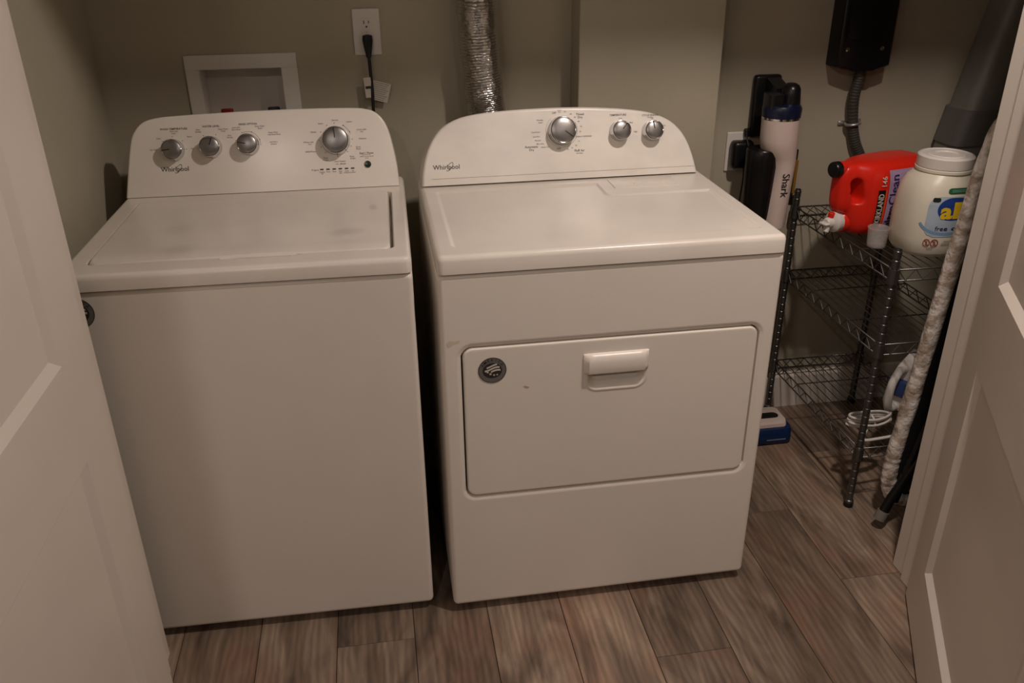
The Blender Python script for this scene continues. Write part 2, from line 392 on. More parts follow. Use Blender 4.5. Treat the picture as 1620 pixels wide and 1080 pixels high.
struct(obj('baseboard_right', bx(XR - 0.013, XR, YF, YB - 0.013, 0, 0.13, 0.002, 1), M_TRIM))
# door frame: jambs, head, stops
j = struct(obj('trim_1', bx(OX1, OX1 + 0.02, YO, YF, 0, OZ + 0.02, 0.002, 1), M_TRIM))
obj('door_stop', bx(OX1 - 0.013, OX1, -0.102, -0.068, 0, OZ, 0.002, 1), M_TRIM, j)
j = struct(obj('trim_2', bx(OX0 - 0.02, OX0, YO, YF, 0, OZ + 0.02, 0.002, 1), M_TRIM))
obj('door_stop', bx(OX0, OX0 + 0.013, -0.102, -0.068, 0, OZ, 0.002, 1), M_TRIM, j)
struct(obj('trim_3', bx(OX0, OX1, YO, YF, OZ, OZ + 0.02, 0.002, 1), M_TRIM))
struct(obj('trim_4', bx(OX1 + 0.006, OX1 + 0.09, YO - 0.016, YO, 0, OZ + 0.08, 0.004, 2), M_TRIM))
struct(obj('trim_5', bx(OX0 - 0.09, OX0 - 0.006, YO - 0.016, YO, 0, OZ + 0.08, 0.004, 2), M_TRIM))
def door_leaf(name, pin, ang, side):
    """X runs from the hinge along the leaf, inner face at Y = side*0.04"""
    W, H, T = 0.895, 2.022, 0.036
    root = bpy.data.objects.new(name, None); C.objects.link(root); root.location = (pin[0], pin[1], 0.012); root.rotation_euler = (0, 0, ang); struct(root)
    ya, yb = sorted((side * 0.004, side * 0.040)); X0 = 0.003
    ST = 0.125; zs = [0, 0.168, 0.688, 0.870, 1.90, H]
    part = lambda n, *a: obj(n, bx(*a), M_TRIM, root)
    part('stile', X0, X0 + ST, ya, yb, 0, H); part('stile', X0 + W - ST, X0 + W, ya, yb, 0, H)
    for z0, z1 in ((zs[0], zs[1]), (zs[2], zs[3]), (zs[4], zs[5])): part('rail', X0 + ST, X0 + W - ST, ya, yb, z0, z1)
    for z0, z1 in ((zs[1], zs[2]), (zs[3], zs[4])):
        b = NB(); e = 0.017; d = 0.011
        o = [(X0 + ST, z0), (X0 + W - ST, z0), (X0 + W - ST, z1), (X0 + ST, z1)]
        i_ = [(X0 + ST + e, z0 + e), (X0 + W - ST - e, z0 + e), (X0 + W - ST - e, z1 - e), (X0 + ST + e, z1 - e)]
        for yy, yi in ((ya, ya + d), (yb, yb - d)):
            A = [b.verts.new((x, yy, z)) for x, z in o]; B = [b.verts.new((x, yi, z)) for x, z in i_]
            for q in range(4): b.faces.new((A[q], A[(q + 1) % 4], B[(q + 1) % 4], B[q]))
            b.faces.new(B)
        obj('panel', b, M_TRIM, root)
    return root
door_leaf('door_1', (OX0, -0.146), math.radians(-90.6), 1)
door_leaf('door_2', (OX1, -0.146), math.radians(-117.0), -1)

# ------------------------------------------------------------------ shared appliance pieces
TILT = math.radians(18)
def console_frame(y0, z0):
    """matrix: u along x, v up the tilted face, n out of the face"""
    return Matrix(((1, 0, 0, 0), (0, math.sin(TILT), -math.cos(TILT), y0), (0, math.cos(TILT), math.sin(TILT), z0), (0, 0, 0, 1)))
def console(name, outline, y0, z0, m_, parent, back=0.10, top_back=0.035, r=0.008):
    K = console_frame(y0, z0); ol = [Vector((x, y)) for x, y in outline]; n = len(ol); nor = []
    for i in range(n):
        t = (ol[(i + 1) % n] - ol[i - 1]).normalized(); nor.append(Vector((t.y, -t.x)))
    cen = sum(ol, Vector((0, 0))) / n
    if sum((ol[i] - cen).dot(nor[i]) for i in range(n)) < 0: nor = [-q for q in nor]
    nor[0] = Vector((-1, 0)) if ol[0].x < ol[-1].x else Vector((1, 0)); nor[-1] = -nor[0]
    b = NB(); rings = []
    for s in range(0, 6):
        a = PI / 2 * s / 5; ins = r * (1 - math.sin(a)); dn = -r * (1 - math.cos(a))
        rings.append([K @ Vector(((p - q * ins).x, max(0.0, (p - q * ins).y), dn)) for p, q in zip(ol, nor)])
    vmax = max(p.y for p in ol)
    f = rings[-1]; rings.append([Vector((p.x, p.y + back + (top_back - back) * (ol[i].y / vmax), p.z - 0.012 * (ol[i].y / vmax))) for i, p in enumerate(f)])
    loft(b, rings); return obj(name, b, m_, parent, 40), K
def smooth_outline(pts, n=6): return [(p.x, p.y) for p in spline([(x, y, 0) for x, y in pts], n)]
knob_cache = {}
def knob(parent, K, u, v, r, ang, mark=M_DARKM):
    if r not in knob_cache:
        b = lathe(NB(), [(r * 1.0, 0.0), (r * 1.0, 0.004), (r * 0.95, 0.007), (r * 0.93, 0.018), (r * 0.92, 0.0235)], 40)
        body = bpy.data.meshes.new('knob'); bmesh.ops.recalc_face_normals(b, faces=b.faces); b.to_mesh(body); b.free(); body.materials.append(M_CHROME)
        b = lathe(NB(), [(r * 0.93, 0.0225), (r * 0.93, 0.0245), (r * 0.90, 0.0262), (r * 0.86, 0.0265), (r * 0.85, 0.0255), (r * 0.80, 0.0250)], 40, caps=False)
        ring = bpy.data.meshes.new('chrome_ring'); bmesh.ops.recalc_face_normals(b, faces=b.faces); b.to_mesh(ring); b.free(); ring.materials.append(M_CHROME)
        b = lathe(NB(), [(r * 0.86, 0.0246), (r * 0.80, 0.0258), (r * 0.5, 0.0276), (r * 0.2, 0.0284), (r * 0.02, 0.0286)], 40)
        face = bpy.data.meshes.new('face'); bmesh.ops.recalc_face_normals(b, faces=b.faces); b.to_mesh(face); b.free(); face.materials.append(M_SILVER)
        b = box(NB(), -0.0011, 0.0011, r * 0.12, r * 0.80, 0.0255, 0.0290)
        mk = bpy.data.meshes.new('pointer'); b.to_mesh(mk); b.free(); mk.materials.append(mark)
        for me in (body, ring, face):
            me.polygons.foreach_set('use_smooth', [True] * len(me.polygons)); me.set_sharp_from_angle(angle=math.radians(40))
        knob_cache[r] = (body, ring, face, mk)
    body, ring, face, mk = knob_cache[r]
    o = obj('knob', body, None, parent); o.matrix_local = K @ Matrix.Translation((u, v, 0)) @ Matrix.Rotation(ang, 4, 'Z')
    obj('chrome_ring', ring, None, o); obj('knob_face', face, None, o); obj('pointer', mk, None, o)
    return o
def on_console(K, h=0.0005): return lambda u, v: K @ Vector((u, v, h))
def whirl_logo(bm, bm2, K, u, v, size):
    f = on_console(K, 0.0006)
    put_text(bm, 'Whirlpool', size, lambda x, y: f(u + x, v + y), 'LEFT', 0.004, 1.0)
    ring_flat(bm2, u + size * 2.62, v + size * 0.06, size * 0.78, size * 0.30, size * 0.065, on_console(K, 0.0008), 40, math.radians(-200), math.radians(120), math.radians(52))
def badge(parent, put, r):
    """round 'assembled in America' sticker: put(u,v,h)"""
    o = obj('badge', prism_put([(x, y) for x, y in circle(0, 0, r, 40)], 0.0008, put), M_BADGE, parent)
    b = NB(); ring_flat(b, 0, 0, r * 0.985, r * 0.985, r * 0.05, lambda x, y: put(x, y, 0.0010), 40); obj('rim', b, M_DARKM, o)
    b = NB(); flat(b, circle(0.0, -0.02 * r, r * 0.70, 32, r * 0.60), lambda x, y: put(x, y, 0.0011)); obj('flag_field', b, M_DARKM, o)
    b = NB(); f = lambda x, y: put(x, y, 0.0014)
    for i, (a, l0, l1) in enumerate(((0.34, -0.40, 0.34), (0.12, -0.54, 0.52), (-0.10, -0.10, 0.58))):
        t = 0.068; up, dn = [], []
        for q in range(9):
            x = l0 + (l1 - l0) * q / 8; y = a + 0.14 * math.sin(x * 3.2 + 0.3) - 0.02
            up.append((x * r, (y + t) * r)); dn.append((x * r, (y - t) * r))
        flat(b, up + dn[::-1], f)
    for cx, cy, s in ((-0.34, -0.12, 0.12), (-0.14, -0.28, 0.12), (0.12, -0.38, 0.10), (0.34, -0.36, 0.09)):
        flat(b, [((cx + (s if k % 2 == 0 else s * 0.42) * math.sin(PI * k / 5)) * r, (cy + (s if k % 2 == 0 else s * 0.42) * math.cos(PI * k / 5)) * r) for k in range(10)], f)
    obj('stripes_and_stars', b, M_PAPER, o)
    b = NB()
    for i, ch in enumerate('AMERICA'):
        q = math.radians(112 - i * 17.5 - 58 + 0) + math.radians(58); q = math.radians(148 - i * 19.3)
        def f2(x, y, q=q): 
            X, Y = x, y + r * 0.80; a = q - PI / 2
            return put(X * math.cos(a) - Y * math.sin(a), X * math.sin(a) + Y * math.cos(a), 0.0013)
        put_text(b, ch, r * 0.30, f2, bold=0.01)
    obj('lettering', b, M_DARKM, o)
def prism_put(outline, h, put):
    b = NB(); A = [b.verts.new(put(x, y, 0.0)) for x, y in outline]; B = [b.verts.new(put(x, y, h)) for x, y in outline]; n = len(A)
    for j in range(n): b.faces.new((A[j], A[(j + 1) % n], B[(j + 1) % n], B[j]))
    b.faces.new(A[::-1]); b.faces.new(B); return b
def foot(parent, x, y, h=0.03):
    obj('foot', lathe(NB(), [(0.016, 0), (0.019, 0.003), (0.019, 0.012), (0.009, 0.014), (0.009, h)], 20, Matrix.Translation((x, y, 0))), M_GREYPIPE, parent, 40)

# ------------------------------------------------------------------ washing machine (local origin: front right corner on the floor)
WW, WD, WT, WS, WB = 0.679, 0.63, 0.919, 0.886, 0.021
ws = thing('washing_machine', 'white top-load washing machine with four silver dials on its rear console', 'washer', (-0.0476, 0.0246, 0), -0.021)
us = ticks(-WW, 0, 0.03, [], 0.014, 0.002); vv = ticks(WB, WS - 0.003, 0.03, [], 0.014, 0.002)
obj('cabinet', relief(us, vv, lambda u, v: 0, lambda u, v, h: (u, 0.004 - h, v), WD - 0.01, 0.010, 0.012), M_WHITE, ws, 40)
LX0, LX1, LY0, LY1 = -0.634, -0.041, 0.064, 0.477
us = ticks(-WW, 0, 0.012, [LX0 - 0.005, LX1 + 0.005, LX0], 0.010, 0.002); vv = ticks(0, WD, 0.012, [LY0 - 0.005, LY1 + 0.004], 0.010, 0.002)
def wtop(u, v):
    d = sdr(u, v, LX0 - 0.004, LX1 + 0.008, LY0 - 0.004, LY1 + 0.004, 0.016)
    h = -0.024 * sst((-d) / 0.004)
    sc = sdr(u, v, -0.375, -0.235, LY0 - 0.016, LY0 + 0.01, 0.012)
    h = min(h, -0.018 * sst((-sc) / 0.007)); return h
obj('top_panel', relief(us, vv, wtop, lambda u, v, h: (u, v, WT + h), WT - WS, 0.011, 0.016), M_LID, ws, 40)
us = ticks(LX0, LX1, 0.014, [-0.375, -0.235], 0.012, 0.0025); vv = ticks(LY0, LY1, 0.014, [], 0.012, 0.0025)
def lidh(u, v):
    e = sst((LY0 + 0.03 - v) / 0.03); w_ = sst((0.09 - abs(u + 0.305)) / 0.06)
    return 0.004 - 0.004 * e * (1 - 0.0) + 0.002 * w_ * e
lidp = obj('lid', relief(us, vv, lidh, lambda u, v, h: (u, v, WT + h), 0.014, 0.006, 0.014), smudge_mat('lid_enamel_smudged', M_LID, [(-0.132, 0.171, 0, 0.050, 0.040, 0.16), (-0.078, 0.345, 0, 0.016, 0.040, 0.22), (-0.470, 0.110, 0, 0.060, 0.040, 0.13), (-0.50, 0.25, 0, 0.05, 0.05, 0.06)]), ws, 40)
wol = [(-0.6755, 0.0), (-0.672, 0.022), (-0.664, 0.070), (-0.652, 0.130), (-0.640, 0.158), (-0.618, 0.179), (-0.585, 0.188), (-0.54, 0.1915), (-0.45, 0.1945), (-0.35, 0.1968), (-0.23, 0.1975), (-0.13, 0.1958), (-0.088, 0.1925), (-0.062, 0.184), (-0.042, 0.164), (-0.029, 0.132), (-0.020, 0.085), (-0.014, 0.040), (-0.0125, 0.0)]
wc, KW = console('console', smooth_outline(wol, 5), 0.526, WT + 0.0016, M_CONS, ws, back=0.10, r=0.005)
# lower plinth strip of the console
b = NB(); ring = [KW @ Vector((x, 0.030, 0.0009)) for x in (-0.6695, -0.0155)]; ring2 = [KW @ Vector((x, 0.0302, 0.0009)) for x in (-0.6695, -0.0155)]
for u, v, r, a in ((-0.552, 0.110, 0.0265, math.radians(95)), (-0.463, 0.1135, 0.0265, math.radians(-22)), (-0.374, 0.116, 0.0265, math.radians(78)), (-0.162, 0.117, 0.0355, math.radians(3))):
    knob(ws, KW, u, v, r, a)
pb = NB(); lathe(pb, [(0.0085, 0), (0.0085, 0.002), (0.0075, 0.0032), (0.0012, 0.0038)], 24, KW @ Matrix.Translation((-0.0876, 0.056, 0.0)))
obj('start_button', pb, M_GREEN, ws, 40)
for i in range(6):
    u = -0.2018 + i * 0.01522
    obj('indicator_light', prism(NB(), rrect(u - 0.0045, u + 0.0045, 0.0464, 0.0494, 0.0013, 3), 0, 0.0008, KW), M_DARKM, ws)
lt, sw = NB(), NB(); whirl_logo(lt, sw, KW, -0.5865, 0.0640, 0.0158)
obj('brand_lettering', lt, M_DARKM, wc); obj('brand_swoosh', sw, M_DARKM, wc)
def headings(parent, K, items):
    f = on_console(K)
    for s, u, v, size in items:
        b = NB(); put_text(b, s, size, lambda x, y: f(u + x, v + y), 'CENTER', 0.006); obj('heading_lettering', b, M_DARKM, parent)
def stuff(o): o['kind'] = 'stuff'; return o
def labels(bm, K, items):
    f = on_console(K)
    for s, u, v, size in items: put_text(bm, s, size, lambda x, y: f(u + x, v + y), 'CENTER', 0.006)
hd, sm = NB(), NB()
headings(wc, KW, [('WASH TEMPERATURE', -0.547, 0.1600, 0.0066), ('WATER LEVEL', -0.459, 0.1630, 0.0066), ('RINSE OPTION', -0.371, 0.1650, 0.0066), ('Start / Pause', -0.0890, 0.0835, 0.0068)])
labels(sm, KW, [('Rinse Cold', -0.547, 0.1545, 0.0042), ('Cool', -0.5485, 0.1495, 0.0046), ('Cold', -0.585, 0.1385, 0.0046), ('Warm', -0.512, 0.1405, 0.0046), ('Tap Cold', -0.600, 0.1125, 0.0046), ('Hot', -0.508, 0.112, 0.0046),
    ('Auto', -0.4905, 0.1560, 0.0046), ('Sensing', -0.4905, 0.1510, 0.0046), ('Deep Water', -0.431, 0.1555, 0.0046), ('Wash', -0.431, 0.1505, 0.0046),
    ('Auto', -0.417, 0.1400, 0.0046), ('Sensing', -0.417, 0.1350, 0.0046), ('Auto with', -0.400, 0.1580, 0.0046), ('Extra Rinse', -0.400, 0.1530, 0.0046), ('Deep Water', -0.343, 0.1590, 0.0046), ('Rinse', -0.343, 0.1540, 0.0046),
    ('Deep Water', -0.312, 0.1430, 0.0046), ('with Extra Rinse', -0.310, 0.1380, 0.0046), ('with Fabric', -0.313, 0.1200, 0.0044), ('Softener', -0.313, 0.1150, 0.0044),
    ('Normal', -0.1605, 0.1665, 0.005), ('Heavy', -0.196, 0.1595, 0.005), ('Colors', -0.126, 0.1615, 0.005), ('Whites', -0.215, 0.1395, 0.005), ('Colors with', -0.097, 0.1415, 0.005), ('Oxi', -0.097, 0.1363, 0.005),
    ('Whites with', -0.229, 0.1155, 0.005), ('Oxi', -0.226, 0.1103, 0.005), ('Delicates', -0.096, 0.1195, 0.005), ('Bulky/Sheets', -0.225, 0.0925, 0.005), ('Quick', -0.108, 0.0995, 0.005), ('Wash', -0.108, 0.0945, 0.005),
    ('Drain', -0.190, 0.0755, 0.005), ('& Spin', -0.190, 0.0703, 0.005), ('Rinse', -0.125, 0.0770, 0.005), ('& Spin', -0.123, 0.0718, 0.005), ('Clean Washer', -0.156, 0.0660, 0.005), ('with', -0.163, 0.0597, 0.004), ('affresh', -0.149, 0.0597, 0.0056),
    ('Progress', -0.218, 0.0470, 0.0052), ('Sensing', -0.2015, 0.0415, 0.0044), ('Fill', -0.2015, 0.0375, 0.0044), ('Wash', -0.1865, 0.0415, 0.0044), ('Rinse', -0.1713, 0.0415, 0.0044), ('Final', -0.1561, 0.0417, 0.0044), ('Spin', -0.1561, 0.0377, 0.0044), ('Cycle', -0.1409, 0.0418, 0.0044), ('Complete', -0.1409, 0.0378, 0.0040), ('Lid', -0.1257, 0.0420, 0.0044), ('Locked', -0.1257, 0.0380, 0.0044)])
f = on_console(KW)
for u, v, dots, rr in ((-0.552, 0.112, (90, 40, 140, 185, -2), 0.0300), (-0.463, 0.116, (62, 122), 0.0300), (-0.374, 0.118, (163, 115, 70, 18, -5), 0.0300), (-0.162, 0.119, (91, 118, 150, 180, 204, 228, 58, 28, 0, -25, -48, -88), 0.0405)):
    for a in dots: a = math.radians(a); flat(hd, circle(u + rr * math.cos(a), v + rr * math.sin(a), 0.0011, 8), f)
    if rr > 0.035 or u > -0.40: ring_flat(hd, u, v, rr - 0.001, rr - 0.001, 0.0006, f, 20, math.radians(0 if rr < 0.035 else 20), math.radians(112 if rr < 0.035 else 62))
flat(hd, [(-0.1005, 0.0790), (-0.0780, 0.0790), (-0.0780, 0.0795), (-0.1005, 0.0795)], f)
rd = NB(); labels(rd, KW, [('Hold 3 sec to Cancel', -0.0885, 0.0755, 0.0038), ('Drain', -0.0885, 0.0715, 0.0036)])
stuff(obj('dial_marks', hd, M_DARKM, wc)); stuff(obj('setting_lettering', sm, M_GREYP, wc)); stuff(obj('red_lettering', rd, M_REDP, wc))
badge(ws, lambda u, v, h: (-0.650 + u, 0.0036 - h, 0.842 + v), 0.0315)
for x in (-0.625, -0.045):
    for y in (0.05, 0.57): foot(ws, x, y)

# ------------------------------------------------------------------ dryer (local origin: front left corner on the floor)
DW, DD, DT, DS, DB = 0.737, 0.65, 0.924, 0.8855, 0.023
dr = thing('clothes_dryer', 'white front-load dryer with three silver dials and a wide hamper door', 'dryer', (0, 0, 0), 0)
QX0, QX1, QZ0, QZ1 = 0.0405, 0.7025, 0.338, 0.7195
us = ticks(0, DW, 0.03, [QX0, QX1], 0.028, 0.002); vv = ticks(DB, DS - 0.003, 0.03, [QZ0, QZ1], 0.028, 0.002)
def dfront(u, v):
    d = sdr(u, v, QX0, QX1, QZ0, QZ1, 0.026)
    return -0.034 * sst(-d / 0.004) - 0.0025 * sst((0.010 - d) / 0.010)
obj('cabinet', relief(us, vv, dfront, lambda u, v, h: (u, 0.004 - h, v), DD - 0.01, 0.010, 0.012), M_WHITE, dr, 40)
us = ticks(0, DW, 0.014, [0.037, 0.700, 0.45], 0.012, 0.002); vv = ticks(0, DD - 0.04, 0.014, [0.056, 0.465, 0.365], 0.012, 0.002)
def dtop(u, v):
    d = sdr(u, v, 0.035, 0.703, 0.054, 0.467, 0.012); q = sdr(u, v, 0.446, 0.72, 0.362, 0.50, 0.012)
    return -0.0045 * sst(-max(d, -q) / 0.009)
tp = obj('top_panel', relief(us, vv, dtop, lambda u, v, h: (u, v, DT + h), DT - DS, 0.012, 0.014), M_LID, dr, 40)
b = NB(); box(b, 0.474, 0.640, 0.405, 0.485, DT - 0.002, DT + 0.0022, 0.0018, 2)
ll = obj('lint_screen_cover', b, M_WHITE, dr, 40)
obj('finger_lip', bx(0.530, 0.612, 0.428, 0.437, DT + 0.0015, DT + 0.0040, 0.001, 2), M_WHITE, ll)
IX0, IX1, IZ0, IZ1 = QX0 + 0.0045, QX1 - 0.0045, QZ0 + 0.0045, QZ1 - 0.0045
HX_0, HX_1, HZ0, HZ1 = 0.312, 0.446, 0.592, 0.665
us = ticks(IX0, IX1, 0.02, [HX_0, HX_1], 0.024, 0.002); vv = ticks(IZ0, IZ1, 0.02, [HZ0, HZ1], 0.024, 0.002)
def ddoor(u, v):
    d = sdr(u, v, HX_0, HX_1, HZ0, HZ1, 0.026)
    return 0.0005 + 0.0016 * sst((0.006 - abs(d)) / 0.006) - 0.026 * sst((-d - 0.002) / 0.016) * (0.35 + 0.65 * sst((v - HZ0) / 0.045))
ddr = obj('door', relief(us, vv, ddoor, lambda u, v, h: (u, 0.004 - h, v), 0.030, 0.004, 0.022), M_WHITE, dr, 40)
b = NB(); n = 14
rings = []
for i in range(n + 1):
    t = i / n; x = 0.305 + 0.145 * t; e = math.sin(PI * min(1, max(0, t))) ; k = min(1, math.sqrt(max(0.0, 1 - (abs(2 * t - 1)) ** 10)) + 0.12)
    pr = [(0.006, 0.634), (-0.007 * k, 0.635 + 0.002 * (1 - k)), (-0.0105 * k, 0.638), (-0.012 * k, 0.646), (-0.012 * k, 0.664), (-0.0095 * k, 0.675), (-0.005 * k, 0.6805), (0.006, 0.684)]
    rings.append([(x, y + 0.002, z) for y, z in pr])
loft(b, rings); obj('handle', b, M_WHITE, ddr, 35)
badge(ddr, lambda u, v, h: (0.1065 + u, 0.0034 - h, 0.662 + v), 0.030)
b = NB(); flat(b, [(0.1795 + 0.006 * math.cos(q) * (1 + 0.2 * math.sin(3 * q)), 0.6140 + 0.0028 * math.sin(q) - 0.3 * 0.006 * math.cos(q)) for q in [2 * PI * i / 14 for i in range(14)]], lambda u, v: (u, 0.0031, v)); obj('stain', b, M_STAIN, ddr)
b = NB(); flat(b, [(0.012, 0.733), (0.018, 0.738), (0.030, 0.736), (0.040, 0.738), (0.039, 0.732), (0.028, 0.731), (0.022, 0.726), (0.014, 0.722)], lambda u, v: (u, 0.0036, v)); obj('tape_residue', b, M_TAPE, dr)
dol = [(0.0055, 0.0), (0.009, 0.030), (0.0155, 0.060), (0.026, 0.089), (0.041, 0.1150), (0.063, 0.1395), (0.095, 0.1575), (0.138, 0.1685), (0.21, 0.1752), (0.30, 0.1782), (0.38, 0.1780), (0.46, 0.1745), (0.54, 0.1670), (0.600, 0.1560), (0.645, 0.1375), (0.676, 0.1115), (0.697, 0.078), (0.711, 0.038), (0.7195, 0.0)]
dc, KD = console('console', smooth_outline(dol, 5), 0.4993, DT + 0.0045, M_CONSD, dr, back=0.095, top_back=0.03)
for u, v, r, a in ((0.3655, 0.1195, 0.0362, math.radians(-126)), (0.5155, 0.1130, 0.0262, math.radians(-40)), (0.6005, 0.1095, 0.0262, math.radians(8))): knob(dr, KD, u, v, r, a)
lt, sw = NB(), NB(); whirl_logo(lt, sw, KD, 0.0355, 0.0440, 0.0160)
obj('brand_lettering', lt, M_DARKM, dc); obj('brand_swoosh', sw, M_DARKM, dc)
hd, sm = NB(), NB()
headings(dc, KD, [('Timed', 0.4145, 0.1585, 0.0080), ('Dry', 0.4145, 0.1510, 0.0080), ('Automatic', 0.2860, 0.0835, 0.0080), ('Dry', 0.2860, 0.0760, 0.0080), ('Fluff Air', 0.4090, 0.0690, 0.0080), ('TEMPERATURE', 0.5130, 0.1525, 0.0066), ('CYCLE SIGNAL', 0.5980, 0.1490, 0.0066), ('OFF', 0.3480, 0.1640, 0.0060), ('OFF', 0.3560, 0.0760, 0.0060)])
labels(sm, KD, [('Heavy', 0.362, 0.1705, 0.0042), ('Dry', 0.362, 0.1660, 0.0042), ('70', 0.376, 0.1660, 0.005), ('60', 0.391, 0.1600, 0.005), ('50', 0.401, 0.1515, 0.005), ('40', 0.410, 0.1410, 0.005), ('30', 0.416, 0.1285, 0.005), ('20', 0.413, 0.1160, 0.005), ('ENERGY PREFERRED', 0.4220, 0.1035, 0.0046),
    ('10', 0.4085, 0.092, 0.005), ('20', 0.401, 0.082, 0.005), ('10', 0.390, 0.0765, 0.005), ('30', 0.379, 0.0735, 0.005), ('(No Heat)', 0.409, 0.0625, 0.0042), ('Wrinkle', 0.311, 0.1480, 0.0050), ('Shield', 0.312, 0.1420, 0.0046), ('Cool Down', 0.299, 0.1190, 0.0048), ('Less Dry', 0.300, 0.1080, 0.0048), ('Normal', 0.303, 0.0985, 0.0048), ('More Dry', 0.309, 0.0900, 0.0048), ('Damp Dry', 0.321, 0.0815, 0.0048),
    ('Low', 0.5190, 0.1445, 0.005), ('Med', 0.5470, 0.1325, 0.005), ('High', 0.5580, 0.1095, 0.005), ('(Audible)', 0.598, 0.1437, 0.0042), ('Off', 0.6025, 0.1400, 0.0046), ('On', 0.634, 0.1215, 0.0055)])
f = on_console(KD); ring_flat(sm, 0.3655, 0.1200, 0.0405, 0.0405, 0.0005, f, 40, math.radians(130), math.radians(390))
flat(sm, [(0.03, 0.0160), (0.712, 0.0160), (0.712, 0.0165), (0.03, 0.0165)], f)
hd.free(); stuff(obj('setting_lettering', sm, M_GREYP, dc))
for x in (0.05, 0.687):
    for y in (0.06, 0.59): foot(dr, x, y)

# ------------------------------------------------------------------ foil exhaust duct behind the dryer
path = spline([(0.222, 0.765, 0.32), (0.218, 0.752, 0.70), (0.206, 0.748, 1.00), (0.196, 0.745, 1.12), (0.186, 0.744, 1.25), (0.181, 0.745, 1.40), (0.180, 0.745, 1.80), (0.18, 0.75, ZC)], 55)
dv = NB(); tube(dv, path, lambda t: 0.0505 + 0.0022 * math.sin(t * len(path) * 2 * PI / 3.0) + 0.0012 * math.sin(t * 61), 28)
tag(obj('exhaust_duct', dv, M_FOIL, None, 60), 'silver corrugated foil exhaust duct rising behind the dryer', 'duct')

# ------------------------------------------------------------------ washing machine supply box
sb = thing('supply_box', 'white recessed water supply box set in the wall behind the washer', 'outlet box', (-0.430, YB, 0.96))
def loc_box(x0, x1, y0, y1, z0, z1, bev=0.0): return bx(x0 + 0.430, x1 + 0.430, y0 - YB, y1 - YB, z0 - 0.96, z1 - 0.96, bev)
b = NB()
for a in ((-0.572, -0.288, 1.180, 1.217), (-0.572, -0.288, 0.955, 0.987), (-0.572, -0.538, 0.987, 1.180), (-0.330, -0.288, 0.987, 1.180)):
    box(b, a[0] + 0.430, a[1] + 0.430, -0.006, 0, a[2] - 0.96, a[3] - 0.96, 0.0012, 1)
obj('frame', b, M_WPL, sb)
b = NB()
for a in ((-0.540, -0.328, 0.085, 0.0999, 0.985, 1.182), (-0.5399, -0.537, 0, 0.085, 0.985, 1.182), (-0.331, -0.3281, 0, 0.085, 0.985, 1.182), (-0.537, -0.331, 0, 0.085, 1.179, 1.1819), (-0.537, -0.331, 0, 0.085, 0.9851, 0.988)):
    box(b, a[0] + 0.430, a[1] + 0.430, a[2], a[3], a[4] - 0.96, a[5] - 0.96)
obj('recess', b, M_WPL, sb)
for x, mt, nm in ((-0.489, mat('valve_red', rgb(150, 22, 24), 0.4), 'red'), (-0.366, mat('valve_blue', rgb(24, 30, 58), 0.4), 'blue')):
    b = NB(); lathe(b, [(0.009, 0), (0.009, 0.05), (0.013, 0.052), (0.013, 0.066), (0.008, 0.068), (0.008, 0.082)], 16, Matrix.Translation((x + 0.43, 0.045, 0.028)) @ Matrix.Diagonal((1, 1, 0.80, 1)))
    v = obj('valve', b, M_GALV, sb, 40)
    obj('valve_handle', prism(NB(), rrect(-0.016, 0.016, -0.008, 0.008, 0.006, 4), 0, 0.018, Matrix.Translation((x + 0.43, 0.040, 0.094)), 0.003), mt, v, 40)['label'] = nm + ' valve handle'

# ------------------------------------------------------------------ electrical outlets
def outlet(name, label, cx, cz):
    o = thing(name, label, 'outlet', (cx, YB, cz), 0)
    obj('plate', bx(-0.0355, 0.0355, -0.006, 0, -0.058, 0.058, 0.003, 2), M_WPL, o)
    for dz in (0.0205, -0.0205):
        R_ = Matrix.Rotation(PI / 2, 4, 'X')
        rc = obj('receptacle', prism(NB(), [(x, max(-0.0135, min(0.0135, y))) for x, y in circle(0, 0, 0.0172, 28)], 0.005, 0.0075, Matrix.Translation((0, 0, dz)) @ R_), M_WPL, o)
        for x0, x1, z0, z1 in ((-0.0072, -0.0052, 0.000, 0.0085), (0.0052, 0.0072, 0.001, 0.0078)):
            obj('slot', bx(x0, x1, -0.0080, -0.0070, dz + z0, dz + z1), M_BLACK, rc)
        obj('ground_hole', prism(NB(), circle(0, dz - 0.007, 0.0024, 10), 0.0070, 0.0080, R_), M_BLACK, rc)
    obj('screw', lathe(NB(), [(0.003, 0.0055), (0.003, 0.0068), (0.001, 0.0072)], 10, Matrix.Rotation(PI / 2, 4, 'X')), M_WPL, o)
    return o
outlet('wall_outlet', 'white double wall outlet above the washer with a black plug in it', -0.100, 1.262)
outlet('wall_outlet', 'white wall outlet right of the dryer with a black charger block on it', 0.960, 0.897)

pc = thing('power_cord', 'black washer power cord with plug hanging from the outlet above', 'power cord', (-0.100, YB - 0.008, 1.240))
b = NB(); loft(b, [[(w * math.cos(q), y_ - 0.012 + d * math.sin(q), z) for q in [2 * PI * i / 16 for i in range(16)]] for z, w, d, y_ in ((0.017, 0.006, 0.006, 0.002), (0.015, 0.0125, 0.010, 0.002), (0.004, 0.0135, 0.0105, 0.0015), (-0.012, 0.0115, 0.0100, 0), (-0.030, 0.0080, 0.008, -0.002), (-0.040, 0.0062, 0.0062, -0.002))])
obj('plug', b, M_BLACK, pc, 50)
b = NB(); tube(b, spline([(0, -0.014, -0.036), (0.001, -0.016, -0.075), (0.002, -0.02, -0.12), (0.001, -0.024, -0.17), (-0.002, -0.024, -0.24), (-0.01, -0.026, -0.40), (-0.03, -0.03, -0.60)], 8), 0.0043, 10)
obj('cable', b, M_BLACKR, pc, 60)
